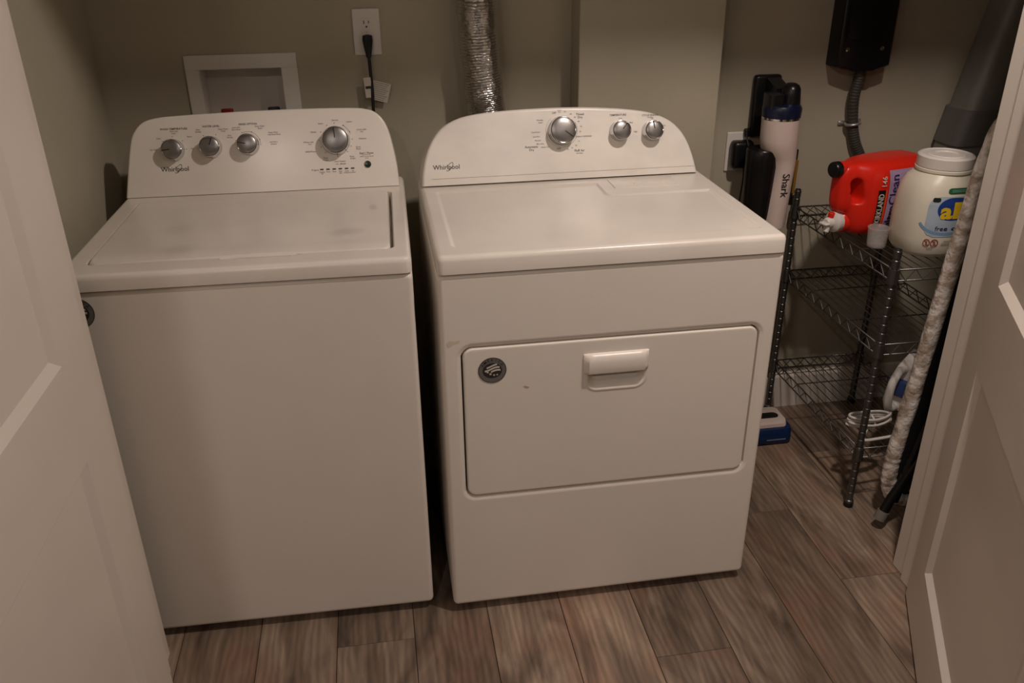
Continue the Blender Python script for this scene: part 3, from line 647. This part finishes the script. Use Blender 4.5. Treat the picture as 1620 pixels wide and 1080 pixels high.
def tag_card(name, label, cx, cz, w, h, rot, y, extra):
    o = thing(name, label, 'paper tag', (cx, y, cz)); M_ = Matrix.Rotation(rot, 4, 'Y')
    b = NB(); t = NB(); box(t, -w / 2, w / 2, -0.0004, 0.0004, -h / 2, h / 2); add(b, t, M_); obj('card', b, M_PAPER, o)
    if extra:
        b = NB()
        for i in range(9):
            z = h / 2 - 0.004 - i * (h - 0.008) / 8; 
            t = NB(); box(t, -w / 2 + 0.004, w / 2 - 0.004 - 0.01 * ((i * 7) % 3) / 3, -0.0008, -0.0004, z - 0.0006, z + 0.0006); add(b, t, M_)
        obj('printed_lines', b, M_GREYP, o)
    else:
        b = NB(); t = NB(); box(t, -0.007, 0.007, -0.0009, -0.0004, -0.003, 0.004); add(b, t, M_); obj('printed_mark', b, M_DARKM, o)
tag_card('cord_tag', 'narrow white wrapped tag on the black washer cord', -0.108, 1.125, 0.019, 0.052, math.radians(-4), YB - 0.030, False)
tag_card('cord_tag', 'tilted white printed tag hanging right of the washer cord', -0.077, 1.112, 0.048, 0.050, math.radians(16), YB - 0.020, True)

ch = thing('charger_block', 'black charger block plugged into the outlet right of the dryer', 'charger', (0.966, YB - 0.0062, 0.895))
obj('block', bx(-0.034, 0.030, -0.042, 0, -0.040, 0.040, 0.012, 3), M_BLACK, ch, 40)
b = NB(); tube(b, spline([(0.010, -0.020, -0.038), (0.012, -0.020, -0.08), (0.008, -0.02, -0.16), (0.012, -0.02, -0.30), (0.03, -0.018, -0.42)], 8), 0.0022, 8)
obj('cable', b, M_BLACKR, ch, 60)

# ------------------------------------------------------------------ stick vacuum on its dock
dk = thing('vacuum_dock', 'black wall-mounted charging dock behind the stick vacuum', 'dock', (1.026, YB, 0.72))
obj('back_plate', bx(-0.041, 0.041, -0.026, 0, 0.222, 0.398, 0.010, 3), M_BLACK, dk, 40)
b = NB(); prism(b, [(-0.024, 0.392), (-0.098, 0.372), (-0.098, 0.345), (-0.024, 0.300)], -0.022, 0.022, Matrix(((0, 0, 1, 0.012), (1, 0, 0, 0), (0, 1, 0, 0), (0, 0, 0, 1))), 0.004)
obj('hook', b, M_BLACK, dk)
obj('cable_clip', bx(-0.054, -0.036, -0.020, -0.004, 0.222, 0.246, 0.005, 2), M_BLACK, dk)
b = NB(); tube(b, spline([(-0.045, -0.012, 0.242), (-0.056, -0.040, 0.225), (-0.054, -0.058, 0.19), (-0.050, -0.058, 0.13), (-0.044, -0.030, 0.06), (-0.034, -0.016, -0.04), (-0.02, -0.014, -0.3)], 8), 0.0022, 8)
obj('cable', b, M_BLACKR, dk, 60)

vc = thing('stick_vacuum', 'white and navy cordless stick vacuum hanging right of the dryer', 'vacuum', (1.030, 0.685, 0))
def ell(cx, cy, rx, ry, z, n=28): return [(cx + rx * math.cos(2 * PI * i / n), cy + ry * math.sin(2 * PI * i / n), z) for i in range(n)]
b = NB(); loft(b, [ell(cx, 0, rx, 0.05 if z > 0.93 else 0.042, z) for z, cx, rx in ((0.706, 0.004, 0.036), (0.712, 0.004, 0.038), (0.80, 0.010, 0.036), (0.885, 0.014, 0.036), (0.912, 0.008, 0.043), (0.935, -0.002, 0.051), (0.96, -0.004, 0.053), (1.018, -0.006, 0.053))])
bd = obj('body', b, M_PINKW, vc, 50)
b = NB(); put_text_curved(b, 'Shark', 0.030, lambda x, y: (0.011 + y, -0.042 * math.sqrt(max(0.0, 1 - (y / 0.036) ** 2)) - 0.0010, 0.835 - x), 'CENTER', 0.014)
obj('brand_lettering', b, M_DARKM, bd)
b = NB(); loft(b, [ell(-0.006, 0, 0.0535, 0.0505, z) for z in (1.017, 1.0225)]); obj('chrome_band', b, M_CHROME, vc, 40)
b = NB(); loft(b, [ell(-0.006, 0, r_, r_ * 0.95, z) for z, r_ in ((1.0225, 0.0535), (1.045, 0.0545), (1.054, 0.050), (1.058, 0.040))]); obj('collar', b, M_NAVY, vc, 40)
b = NB(); loft(b, [ell(0.016, 0.004, r_, r_ * 1.1, z) for z, r_ in ((1.050, 0.029), (1.075, 0.027), (1.096, 0.025), (1.106, 0.020), (1.111, 0.011))]); obj('grip', b, M_BLACK, vc, 60)
b = NB(); loft(b, [[(x, y, z) for x, y in rrect(-0.055, -0.012, -0.03, 0.03, 0.012, 4)] for z in (1.045, 1.085)]); obj('motor_housing', b, M_BLACK, vc, 40)
b = NB(); loft(b, [ell(-0.042, 0.012, rx, rx * 0.98, z) for z, rx in ((0.700, 0.030), (0.707, 0.040), (0.745, 0.043), (0.90, 0.047), (0.928, 0.047), (0.932, 0.044))]); obj('dust_cup', b, M_SMOKE, vc, 50)
obj('side_strip', bx(0.046, 0.056, -0.012, 0.012, 0.765, 0.930, 0.004, 2), M_BLACK, vc, 40)
obj('release_strip', bx(0.050, 0.0585, -0.014, -0.008, 0.80, 0.90, 0.002, 1), M_YSTRIP, vc)
b = NB(); tube(b, [(0.004, 0, 0.707), (0.004, 0, 0.66), (0.004, 0.0, 0.10)], 0.021, 20); obj('wand', b, M_BLACK, vc, 60)
hx = NB(); loft(hx, [[(x, y, z) for x, y in rrect(-0.135, 0.118, -0.112 + i0, 0.03 - i0, 0.022, 5)] for z, i0 in ((0.004, 0.004), (0.010, 0.0), (0.040, 0.002), (0.052, 0.012))]); hd_ = obj('floor_head', hx, M_BLUE, vc, 40)
hx = NB(); loft(hx, [[(x, y, z) for x, y in rrect(-0.125, 0.108, -0.088 + i0, 0.026 - i0, 0.018, 5)] for z, i0 in ((0.048, 0.0), (0.062, 0.004), (0.066, 0.010))]); obj('head_cover', hx, M_PINKW, hd_, 40)
obj('cover_window', prism(NB(), rrect(0.02, 0.094, -0.052, -0.020, 0.015, 5), 0.0655, 0.0675), M_BLACK, hd_)
b = NB(); box(b, 0.028, 0.092, -0.1132, -0.1124, 0.020, 0.0235); obj('printed_mark', b, mat('pale_blue_print', rgb(120, 140, 165), 0.5), hd_)

# ------------------------------------------------------------------ black wall box with conduit
wb = thing('wall_box', 'black plastic box mounted high on the wall above the detergent', 'wall box', (1.287, YB, 1.126))
ol = [(-0.082, 0.012), (-0.062, 0.004), (-0.03, 0.0), (0.03, 0.0), (0.062, 0.004), (0.082, 0.012), (0.082, 0.46), (-0.082, 0.46)]
b = NB(); prism(b, ol, 0, 0.066, Matrix(((1, 0, 0, 0), (0, 0, -1, 0), (0, 1, 0, 0), (0, 0, 0, 1))), 0.012, 3); cs = obj('case', b, M_BLACK, wb, 40)
b = NB(); prism(b, rrect(-0.066, 0.066, 0.085, 0.43, 0.02), 0.0655, 0.070, Matrix(((1, 0, 0, 0), (0, 0, -1, 0), (0, 1, 0, 0), (0, 0, 0, 1))), 0.003); obj('cover', b, M_BLACK, wb, 40)
for x in (-0.058, 0.046): obj('screw', lathe(NB(), [(0.006, 0.0), (0.006, 0.003), (0.002, 0.004)], 12, Matrix.Translation((x, -0.0655, 0.060)) @ Matrix.Rotation(PI / 2, 4, 'X')), M_CHROME, wb)
cn = thing('conduit', 'grey flexible conduit running down from the black wall box', 'conduit', (1.290, YB, 0.80))
path = spline([(0.012, -0.034, 0.345), (0.008, -0.032, 0.30), (0.004, -0.028, 0.24), (0.018, -0.020, 0.167), (0.036, -0.020, 0.11), (0.064, -0.019, 0.06), (0.080, -0.018, 0.02), (0.088, -0.010, -0.015), (0.090, 0.002, -0.03)], 30)
b = NB(); tube(b, path, lambda t: 0.0158 + 0.0008 * math.sin(t * len(path) * PI / 2), 16); obj('hose', b, M_CONDUIT, cn, 60)
b = NB(); tube(b, [(0.018 + 0.020 * math.cos(q), -0.020 + 0.020 * math.sin(q), 0.168 + 0.003 * math.cos(q)) for q in [2 * PI * i / 24 for i in range(24)]], 0.0045, 8, closed=True)
box(b, -0.020, 0.000, -0.006, 0, 0.160, 0.174, 0.002, 1); box(b, 0.036, 0.052, -0.006, 0, 0.162, 0.178, 0.002, 1); obj('strap', b, M_GALV, cn, 50)

# ------------------------------------------------------------------ slanted grey duct at the right of the back wall
gd = thing('vent_duct', 'dark grey slanted vent duct with a wide band at the far right', 'duct', (1.655, 0.745, 0.86), 0)
def ductsec(z, w, d, xo): return [(xo + x, y, z) for x, y in rrect(-w / 2, w / 2, -d / 2, d / 2, 0.03, 5)]
sl = 0.20
b = NB(); loft(b, [ductsec(z, 0.165, 0.115, sl * z) for z in (0.0, 0.05, 0.62, 1.2)]); obj('shaft', b, M_GREYPIPE, gd, 40)
b = NB(); loft(b, [ductsec(z, 0.165 + e, 0.115 + e, sl * z) for z, e in ((0.050, 0.0), (0.050, 0.012), (0.150, 0.012), (0.152, 0.0))]); obj('coupling_band', b, mat('grey_band', rgb(98, 97, 93), 0.6), gd, 40)
b = NB(); loft(b, [ductsec(z, 0.165 + e, 0.115 + e, sl * z) for z, e in ((-0.012, 0.006), (-0.012, 0.010), (0.004, 0.010), (0.004, 0.0))]); obj('end_rim', b, M_BLACK, gd, 40)

# ------------------------------------------------------------------ wire rack
RX0, RX1, RY0, RY1 = 1.159, 1.466, 0.240, 0.786; RH = 0.774
rk = thing('wire_rack', 'grey metal wire rack with three shelves beside the dryer', 'rack', (RX0, RY0, 0))
w_, d_ = RX1 - RX0, RY1 - RY0
prof = [(0.0115, 0.0), (0.0125, 0.002), (0.0125, 0.022), (0.0095, 0.024)]
z = 0.03
while z < RH - 0.012: prof += [(0.0098, z), (0.0098, z + 0.019), (0.0086, z + 0.0205), (0.0086, z + 0.0235)]; z += 0.025
prof += [(0.0098, RH - 0.008), (0.0105, RH - 0.007), (0.0105, RH - 0.001), (0.008, RH)]
legmesh = None
for x in (0, w_):
    for y in (0, d_):
        if legmesh is None:
            lg = obj('leg', lathe(NB(), prof, 14), M_SHELFM, rk, 30); legmesh = lg.data
        else: lg = obj('leg', legmesh, None, rk)
        lg.location = (x, y, 0)
        ft = obj('foot_cap', lathe(NB(), [(0.0125, 0), (0.0135, 0.002), (0.0135, 0.016), (0.0115, 0.018)], 14), M_BLACKR, lg, 40)
for zt in (0.722, 0.513, 0.192):
    b = NB(); wr = 0.0021
    for zz in (zt, zt - 0.030):
        tube(b, [(0, 0, zz), (w_, 0, zz), (w_, d_, zz), (0, d_, zz)], wr * 1.15, 6, closed=True)
    sh = obj('shelf', b, M_SHELFM, rk, 60)
    b = NB()
    def zig(p, q, n):
        p, q = Vector(p), Vector(q); pts = []
        for i in range(n + 1): pts.append(p.lerp(q, i / n) + Vector((0, 0, 0 if i % 2 == 0 else -0.030)))
        tube(b, pts, wr * 0.8, 6)
    zig((0.012, 0, zt), (w_ - 0.012, 0, zt), 12); zig((0.012, d_, zt), (w_ - 0.012, d_, zt), 12); zig((0, 0.012, zt), (0, d_ - 0.012, zt), 20); zig((w_, 0.012, zt), (w_, d_ - 0.012, zt), 20)
    obj('truss', b, mat('dull_zinc_wire', (0.12, 0.115, 0.11, 1), 0.55, 0.6), sh, 60)
    b = NB()
    for i in range(1, 12): x = w_ * i / 12; tube(b, [(x, 0, zt + 0.002), (x, d_, zt + 0.002)], wr * 0.72, 6)
    for t in (0.30, 0.70): tube(b, [(0, d_ * t, zt - 0.002), (w_, d_ * t, zt - 0.002)], wr, 6)
    obj('wire_deck', b, M_SHELFM, sh, 60)
    for x in (0, w_):
        for y in (0, d_): obj('collar', lathe(NB(), [(0.0100, zt - 0.036), (0.0145, zt - 0.034), (0.0130, zt + 0.004), (0.0100, zt + 0.005)], 16, Matrix.Translation((x, y, 0))), M_SHELFM, sh, 40)
SHZ = 0.7255

# ------------------------------------------------------------------ red detergent jug lying on its side
jg = thing('detergent_jug', 'red detergent jug lying on its side on the top wire shelf', 'detergent jug', (1.150, 0.515, SHZ), math.radians(16))
def sq(x, y0, y1, z0, z1, e=3.6, n=36):
    out = []
    for i in range(n):
        q = 2 * PI * i / n; c_, s_ = math.cos(q), math.sin(q)
        out.append((x, (y0 + y1) / 2 + (y1 - y0) / 2 * math.copysign(abs(c_) ** (2 / e), c_), (z0 + z1) / 2 + (z1 - z0) / 2 * math.copysign(abs(s_) ** (2 / e), s_)))
    return out
JS = ((-0.034, 0.012, 0.100, 0.176), (-0.031, 0.021, 0.082, 0.190), (-0.020, 0.030, 0.068, 0.199), (-0.004, 0.035, 0.064, 0.203), (0.006, 0.040, 0.030, 0.204), (0.016, 0.050, 0.010, 0.205), (0.035, 0.064, 0.002, 0.207), (0.065, 0.074, 0.0, 0.209), (0.11, 0.078, 0.0, 0.210), (0.17, 0.079, 0.0, 0.210), (0.225, 0.079, 0.0, 0.207), (0.250, 0.074, 0.003, 0.200), (0.264, 0.060, 0.012, 0.186), (0.269, 0.035, 0.035, 0.160))
b = NB(); loft(b, [sq(x, -yh, yh, z0, z1) for x, yh, z0, z1 in JS]); o1 = obj('tmp', b)
b = NB(); prism(b, rrect(-0.034, 0.034, -0.0135, 0.0135, 0.013, 6), -0.2, 0.2, Matrix.Translation((0.008, 0, 0.132)) @ Matrix.Rotation(math.radians(80), 4, 'Y') @ Matrix.Rotation(PI / 2, 4, 'X'))
o2 = obj('tmp', b)
md = o1.modifiers.new('b', 'BOOLEAN'); md.operation = 'DIFFERENCE'; md.object = o2; md.solver = 'EXACT'
md = o1.modifiers.new('r', 'REMESH'); md.mode = 'VOXEL'; md.voxel_size = 0.0042
md = o1.modifiers.new('s', 'SMOOTH'); md.factor = 0.5; md.iterations = 13
bpy.context.view_layer.update()
jm = bpy.data.meshes.new_from_object(o1.evaluated_get(bpy.context.evaluated_depsgraph_get())); bpy.data.objects.remove(o1); bpy.data.objects.remove(o2)
jm.materials.clear(); jb = obj('body', jm, M_RED, jg, 70)
b = NB(); tube(b, [(0.012, 0, 0.184), (-0.024, 0, 0.188), (-0.034, 0, 0.188)], 0.0205, 22); obj('vent_neck', b, M_RED, jg, 40)
b = NB(); lathe(b, [(0.019, 0), (0.0215, 0.002), (0.0215, 0.018), (0.019, 0.021)], 24, Matrix.Translation((-0.032, 0, 0.188)) @ Matrix.Rotation(-PI / 2, 4, 'Y')); obj('vent_cap', b, M_BLACK, jg, 40)
Rn = Matrix.Translation((0.006, 0, 0.040)) @ Matrix.Rotation(-PI / 2, 4, 'Y')
b = NB(); lathe(b, [(0.032, -0.02), (0.032, 0.010), (0.029, 0.014)], 28, Rn); obj('spout_neck', b, M_RED, jg, 40)
b = NB(); lathe(b, [(0.028, 0.012), (0.029, 0.014), (0.029, 0.030), (0.025, 0.034), (0.016, 0.038), (0.014, 0.052), (0.011, 0.056)], 28, Rn); sp = obj('spigot', b, M_WPL, jg, 40)
b = NB(); tube(b, [(-0.036, 0, 0.040), (-0.044, -0.002, 0.027), (-0.048, -0.003, 0.016)], 0.0085, 14); box(b, -0.062, -0.036, -0.014, 0.014, 0.036, 0.042, 0.002, 1); obj('nozzle', b, M_WPL, sp, 40)
b = NB(); lathe(b, [(0.009, 0), (0.009, 0.012), (0.007, 0.014)], 16, Matrix.Translation((-0.032, 0, 0.054))); obj('push_button', b, M_RED, sp, 40)
def jface(x, z, h=0.0016):   # front face of the jug body
    for (xa, ya, a0, a1), (xb, yb_, b0, b1) in zip(JS, JS[1:]):
        if xa <= x <= xb: t = (x - xa) / (xb - xa); break
    yh = ya + (yb_ - ya) * t; z0 = a0 + (b0 - a0) * t; z1 = a1 + (b1 - a1) * t
    e = 3.6; zc, zh = (z0 + z1) / 2, (z1 - z0) / 2; k = min(0.995, abs((z - zc) / zh)); return (x, -yh * (1 - k ** e) ** (1 / e) - h, z)
def patch(bm, x0, x1, z0, z1, fn, nx=10, nz=16, r=0.0):
    G = [[bm.verts.new(fn(x0 + (x1 - x0) * i / nx, z0 + (z1 - z0) * k / nz)) for i in range(nx + 1)] for k in range(nz + 1)]
    for a, c_ in zip(G, G[1:]):
        for i in range(nx): bm.faces.new((a[i], a[i + 1], c_[i + 1], c_[i]))
b = NB(); patch(b, 0.082, 0.200, 0.016, 0.186, jface); jl = obj('label', b, M_LAV, jb)
b = NB(); patch(b, 0.052, 0.072, 0.034, 0.136, lambda x, z: jface(x, z, 0.0020)); obj('brand_panel', b, M_BLACK, jb)
b = NB(); patch(b, 0.0730, 0.0775, 0.034, 0.136, lambda x, z: jface(x, z, 0.0020)); obj('accent_strip', b, M_ORANGE, jb)
b = NB(); put_text_curved(b, 'KIRKLAND', 0.0215, lambda x, y: jface(0.062 - y, 0.085 + x, 0.0026), 'CENTER', 0.02, 0.80)
put_text_curved(b, '146', 0.0205, lambda x, y: jface(0.066 - y, 0.158 + x, 0.0026), 'CENTER', 0.01); obj('brand_lettering', b, M_PAPER, jb)
b = NB(); put_text_curved(b, 'ultraClean', 0.036, lambda x, y: jface(0.101 - y, 0.100 + x, 0.0026), 'CENTER', 0.012, 1.0); obj('product_lettering', b, M_LAVD, jb)
b = NB(); [patch(b, q, q + 0.0025, 0.04, 0.15 - 0.02 * (i % 2), lambda x, z: jface(x, z, 0.0026), 2, 10) for i, q in enumerate((0.130, 0.138, 0.146))]; stuff(obj('small_print', b, M_PAPER, jb))

# ------------------------------------------------------------------ white detergent tub
TC = (1.326, 0.365)
tb = thing('detergent_tub', 'white plastic tub of detergent pods with round screw lid', 'detergent tub', (TC[0], TC[1], SHZ), 0)
TS = [(0.000, 0.072, 0.064), (0.004, 0.085, 0.075), (0.016, 0.093, 0.082), (0.05, 0.098, 0.086), (0.10, 0.098, 0.086), (0.145, 0.095, 0.084), (0.175, 0.089, 0.080), (0.198, 0.079, 0.073), (0.210, 0.068, 0.066), (0.216, 0.0645, 0.0645)]
def tsec(z):
    for (a, ax, ay), (c_, cx, cy) in zip(TS, TS[1:]):
        if a <= z <= c_: t = (z - a) / (c_ - a); return ax + (cx - ax) * t, ay + (cy - ay) * t
    return TS[-1][1:]
def tpt(q, z, h=0.0, e=2.7):
    rx, ry = tsec(z); c_, s_ = math.cos(q), math.sin(q)
    ee = e if z < 0.19 else 2.0 + (e - 2.0) * max(0, (0.216 - z) / 0.026)
    return ((rx + h) * math.copysign(abs(c_) ** (2 / ee), c_), (ry + h) * math.copysign(abs(s_) ** (2 / ee), s_), z)
b = NB(); loft(b, [[tpt(2 * PI * i / 56, z) for i in range(56)] for z in [s[0] for s in TS]]); tbd = obj('body', b, M_TUB, tb, 50)
b = NB(); lathe(b, [(0.067, 0.214), (0.069, 0.216), (0.069, 0.222), (0.066, 0.224)], 48); obj('neck_ring', b, M_TUB, tb, 40)
prof = [(0.064, 0.224), (0.0675, 0.2255), (0.0675, 0.2500), (0.0645, 0.2535), (0.060, 0.2545), (0.0585, 0.2525), (0.046, 0.2525), (0.044, 0.2545), (0.030, 0.2545), (0.028, 0.2520), (0.002, 0.2520)]
b = NB(); lathe(b, prof, 48); lid = obj('screw_lid', b, M_WPL, tb, 40)
# label on the camera-right front of the tub
def tl(a, z, h=0.0010): return tpt(-PI / 2 + a, z, h)
A0 = -0.42
def tlab(x, z, h=0.0010): return tl(A0 + x / 0.092, z, h)
b = NB(); ol = rrect(-0.050, 0.075, 0.030, 0.165, 0.02, 5)
def patch_rr(bm, x0, x1, z0, z1, r, fn, nx=26, nz=20):
    rows = []
    for k in range(nz + 1):
        z = z0 + (z1 - z0) * k / nz; d = min(z - z0, z1 - z); ins = r - math.sqrt(max(0, r * r - (r - d) ** 2)) if d < r else 0
        rows.append([bm.verts.new(fn(x0 + ins + (x1 - x0 - 2 * ins) * i / nx, z)) for i in range(nx + 1)])
    for a, c_ in zip(rows, rows[1:]):
        for i in range(nx): bm.faces.new((a[i], a[i + 1], c_[i + 1], c_[i]))
patch_rr(b, -0.026, 0.095, 0.062, 0.165, 0.026, tlab); obj('label', b, M_LBLUE, tbd)
def fan(bm, outline, fn):
    cx = sum(p[0] for p in outline) / len(outline); cy = sum(p[1] for p in outline) / len(outline); c_ = bm.verts.new(fn(cx, cy)); vs = [bm.verts.new(fn(*p)) for p in outline]
    ms = [bm.verts.new(fn((p[0] + cx) / 2, (p[1] + cy) / 2)) for p in outline]
    n = len(vs)
    for i in range(n): bm.faces.new((vs[i], vs[(i + 1) % n], ms[(i + 1) % n], ms[i])); bm.faces.new((ms[i], ms[(i + 1) % n], c_))
b = NB(); fan(b, circle(0.034, 0.134, 0.034, 28, 0.029), lambda x, z: tlab(x, z, 0.0016)); obj('logo_field', b, M_ROYAL, tbd)
b = NB(); put_text_curved(b, 'all', 0.056, lambda x, y: tlab(0.033 + x, 0.128 + y, 0.0022), 'CENTER', 0.035); obj('logo_lettering', b, M_YEL, tbd)
b = NB(); put_text_curved(b, 'free clear', 0.0175, lambda x, y: tlab(0.036 + x, 0.084 + y, 0.0018), 'CENTER', 0.01); obj('product_lettering', b, M_LAVD, tbd)
b = NB(); ring_flat(b, 0.03, 0.112, 0.075, 0.042, 0.007, lambda x, z: tlab(x, z, 0.0014), 20, math.radians(200), math.radians(320)); obj('blue_swirl', b, M_ROYAL if False else mat('label_sky', rgb(120, 158, 196), 0.45), tbd)
b = NB(); patch_rr(b, 0.018, 0.066, 0.172, 0.186, 0.006, lambda x, z: tlab(x, z, 0.0012), 12, 6); obj('green_flash', b, M_LGREEN, tbd)
b = NB(); [patch(b, 0.026, 0.058, q, q + 0.0016, lambda x, z: tlab(x, z, 0.0018), 8, 1) for q in (0.1765, 0.1802)]; stuff(obj('flash_print', b, M_LGREEN if False else mat('label_pale_green', rgb(120, 160, 130), 0.5), tbd))
b = NB(); patch_rr(b, -0.018, 0.003, 0.152, 0.163, 0.004, lambda x, z: tlab(x, z, 0.0018), 8, 6); obj('dark_flash', b, mat('label_dark_green', rgb(30, 40, 34), 0.4), tbd)
b = NB()
for x in (-0.012, 0.008):
    f = lambda u, v: tlab(u, v, 0.0014); ring_flat(b, x, 0.046, 0.0085, 0.0095, 0.0022, f, 20)
    a = math.radians(45); flat(b, [(x - 0.006, 0.0525), (x - 0.0045, 0.0535), (x + 0.006, 0.0395), (x + 0.0045, 0.0385)], f)
obj('warning_symbols', b, M_REDP, tbd)
b = NB()
for x in (-0.012, 0.008): flat(b, [(x - 0.002, 0.041), (x + 0.002, 0.041), (x + 0.003, 0.047), (x + 0.001, 0.052), (x - 0.002, 0.050)], lambda u, v: tlab(u, v, 0.0013))
[patch(b, x0, x1, q, q + 0.0014, lambda x, z: tlab(x, z, 0.0014), 8, 1) for x0, x1, q in ((0.028, 0.058, 0.050), (0.024, 0.060, 0.044), (0.024, 0.052, 0.039), (-0.010, 0.008, 0.0315), (-0.008, 0.006, 0.0285))]
stuff(obj('warning_print', b, M_GREYP, tbd))

# ------------------------------------------------------------------ clear measuring cup
cp = NB(); lathe(cp, [(0.0015, 0.0), (0.0230, 0.0), (0.0245, 0.003), (0.0275, 0.050), (0.0290, 0.052), (0.0275, 0.053), (0.0262, 0.050), (0.0232, 0.005), (0.0218, 0.0022), (0.0015, 0.0022)], 36)
o = obj('measuring_cup', cp, M_CLEAR, None, 40); o.location = (1.205, 0.408, SHZ); tag(o, 'small clear plastic measuring cup between the red jug and white tub', 'cup')

# ------------------------------------------------------------------ ironing board leaning in the right corner
ib = thing('ironing_board', 'folded ironing board with silvery printed cover standing beside the rack', 'ironing board', (1.378, 0.170, 0.0), 0)
ib.rotation_euler = (0, math.radians(5.2), 0)
BWD, BH = 0.34, 1.10
ol = [(-BWD / 2, BH - 0.10), (-BWD / 2, 0.30), (-BWD / 2 + 0.002, 0.16), (-BWD / 2 + 0.016, 0.085), (-BWD / 2 + 0.05, 0.048), (-0.04, 0.036), (0.04, 0.036), (BWD / 2 - 0.05, 0.048), (BWD / 2 - 0.016, 0.085), (BWD / 2 - 0.002, 0.16), (BWD / 2, 0.30), (BWD / 2, BH - 0.10), (BWD / 2 - 0.05, BH - 0.02), (0, BH), (-BWD / 2 + 0.05, BH - 0.02)]
sp_ = spline([(x, 0.012, z) for x, z in ol], 14, True)
b = NB(); tube(b, sp_, lambda t: 0.0205 + 0.0007 * math.sin(t * 330) + 0.0006 * math.sin(t * 217 + 1), 16, closed=True); obj('cover_edge', b, M_PAD, ib, 60)
Ry = Matrix(((1, 0, 0, 0), (0, 0, -1, 0), (0, 1, 0, 0), (0, 0, 0, 1)))
po = [(p.x, p.z) for p in sp_]
b = NB(); prism(b, po, -0.031, -0.020, Ry); obj('cover_face', b, M_PAD, ib, 30)
b = NB(); prism(b, po, -0.018, -0.004, Ry); obj('mesh_top', b, M_BLACKF, ib, 30)
for xa, xb, xc in ((-0.150, -0.115, -0.06), (0.150, 0.115, 0.06)):
    b = NB(); tube(b, [(xa, -0.020, 0.05 if xa > 0 else 0.060), (xb, -0.018, 0.40), (xc, -0.016, 0.98)], 0.0115, 12); obj('leg', b, M_BLACK, ib, 60)
b = NB(); tube(b, [(-0.185, -0.034, 0.030), (-0.170, -0.030, 0.075), (-0.120, -0.026, 0.20), (-0.06, -0.024, 0.42)], 0.013, 12); lg = obj('leg', b, M_BLACK, ib, 60)
b = NB(); tube(b, [(-0.192, -0.036, 0.010), (-0.183, -0.033, 0.036)], 0.0165, 14); obj('rubber_foot', b, mat('grey_rubber', rgb(120, 114, 106), 0.7), lg, 40)
b = NB(); tube(b, [(-0.125, -0.034, 0.10), (-0.075, -0.034, 0.34), (-0.05, -0.032, 0.48)], 0.0022, 8); obj('lock_rod', b, M_CHROME, ib, 60)
b = NB(); box(b, -0.150, -0.128, -0.034, -0.018, 0.095, 0.118, 0.004, 2); obj('hinge_block', b, M_SHELFM, ib, 40)
b = NB(); tube(b, [(-0.10, -0.030, 0.055), (0.12, -0.030, 0.055)], 0.011, 12); obj('cross_tube', b, M_BLACK, ib, 60)

# ------------------------------------------------------------------ clothes iron and its cord bundle on the lowest shelf
LZ = 0.1955
ir = thing('clothes_iron', 'white and blue iron standing on its heel on the lowest shelf', 'iron', (1.392, 0.43, LZ), math.radians(-60))
ir.scale = (0.85, 0.85, 0.85)
def irs(z, hw, y0, y1): return [(x, y, z) for x, y in rrect(-hw, hw, y0, y1, min(hw, (y1 - y0) / 2) * 0.6, 5)]
b = NB(); loft(b, [irs(0.0, 0.050, -0.030, 0.030), irs(0.02, 0.054, -0.032, 0.030), irs(0.10, 0.046, -0.026, 0.030), irs(0.16, 0.028, -0.012, 0.030), irs(0.20, 0.010, 0.010, 0.030)]); obj('body', b, M_WPL, ir, 50)
b = NB(); loft(b, [irs(0.0, 0.056, 0.030, 0.036), irs(0.10, 0.050, 0.030, 0.036), irs(0.17, 0.028, 0.030, 0.036), irs(0.215, 0.006, 0.030, 0.036)]); obj('soleplate', b, M_GALV, ir, 40)
b = NB(); tube(b, spline([(0, -0.028, 0.012), (0, -0.075, 0.02), (0, -0.092, 0.06), (0, -0.085, 0.12), (0, -0.05, 0.155), (0, -0.012, 0.15)], 7), 0.014, 14); obj('handle', b, M_WPL, ir, 60)
b = NB(); box(b, -0.036, 0.036, -0.044, -0.018, 0.055, 0.12, 0.010, 3); obj('water_tank', b, M_NAVY if False else mat('iron_blue', rgb(60, 78, 130), 0.3), ir, 40)
cb = NB(); pts = []
for i in range(6 * 26):
    q = 2 * PI * i / 26; k = i // 26
    pts.append((0.072 * math.cos(q) * (1 - 0.03 * (k % 3)) + 0.004 * math.sin(k * 2.1), (0.020 + 0.003 * (k % 3)) * math.sin(q) + 0.004 * math.cos(k * 1.7), 0.008 + 0.0058 * i / 26 + 0.012 * max(0, -math.cos(q)) ))
tube(cb, pts, 0.0036, 8)
o = thing('cord_bundle', 'coiled white iron cord lying on the lowest shelf', 'cord', (1.238, 0.335, LZ), math.radians(8))
obj('coil', cb, M_WPL, o, 60)
b = NB(); tube(b, spline([(-0.02, -0.020, 0.012), (-0.055, -0.050, 0.006), (-0.058, -0.062, 0.0055), (-0.02, -0.066, 0.0055), (0.04, -0.066, 0.0055), (0.10, -0.052, 0.006)], 8), 0.0045, 10); obj('loose_end', b, M_WPL, o, 60)
b = NB(); tube(b, [(0.0, 0.026 * math.cos(q), 0.022 + 0.022 * math.sin(q)) for q in [2 * PI * i / 20 for i in range(20)]], 0.003, 8, closed=True); obj('tie', b, M_WPL, o, 60)
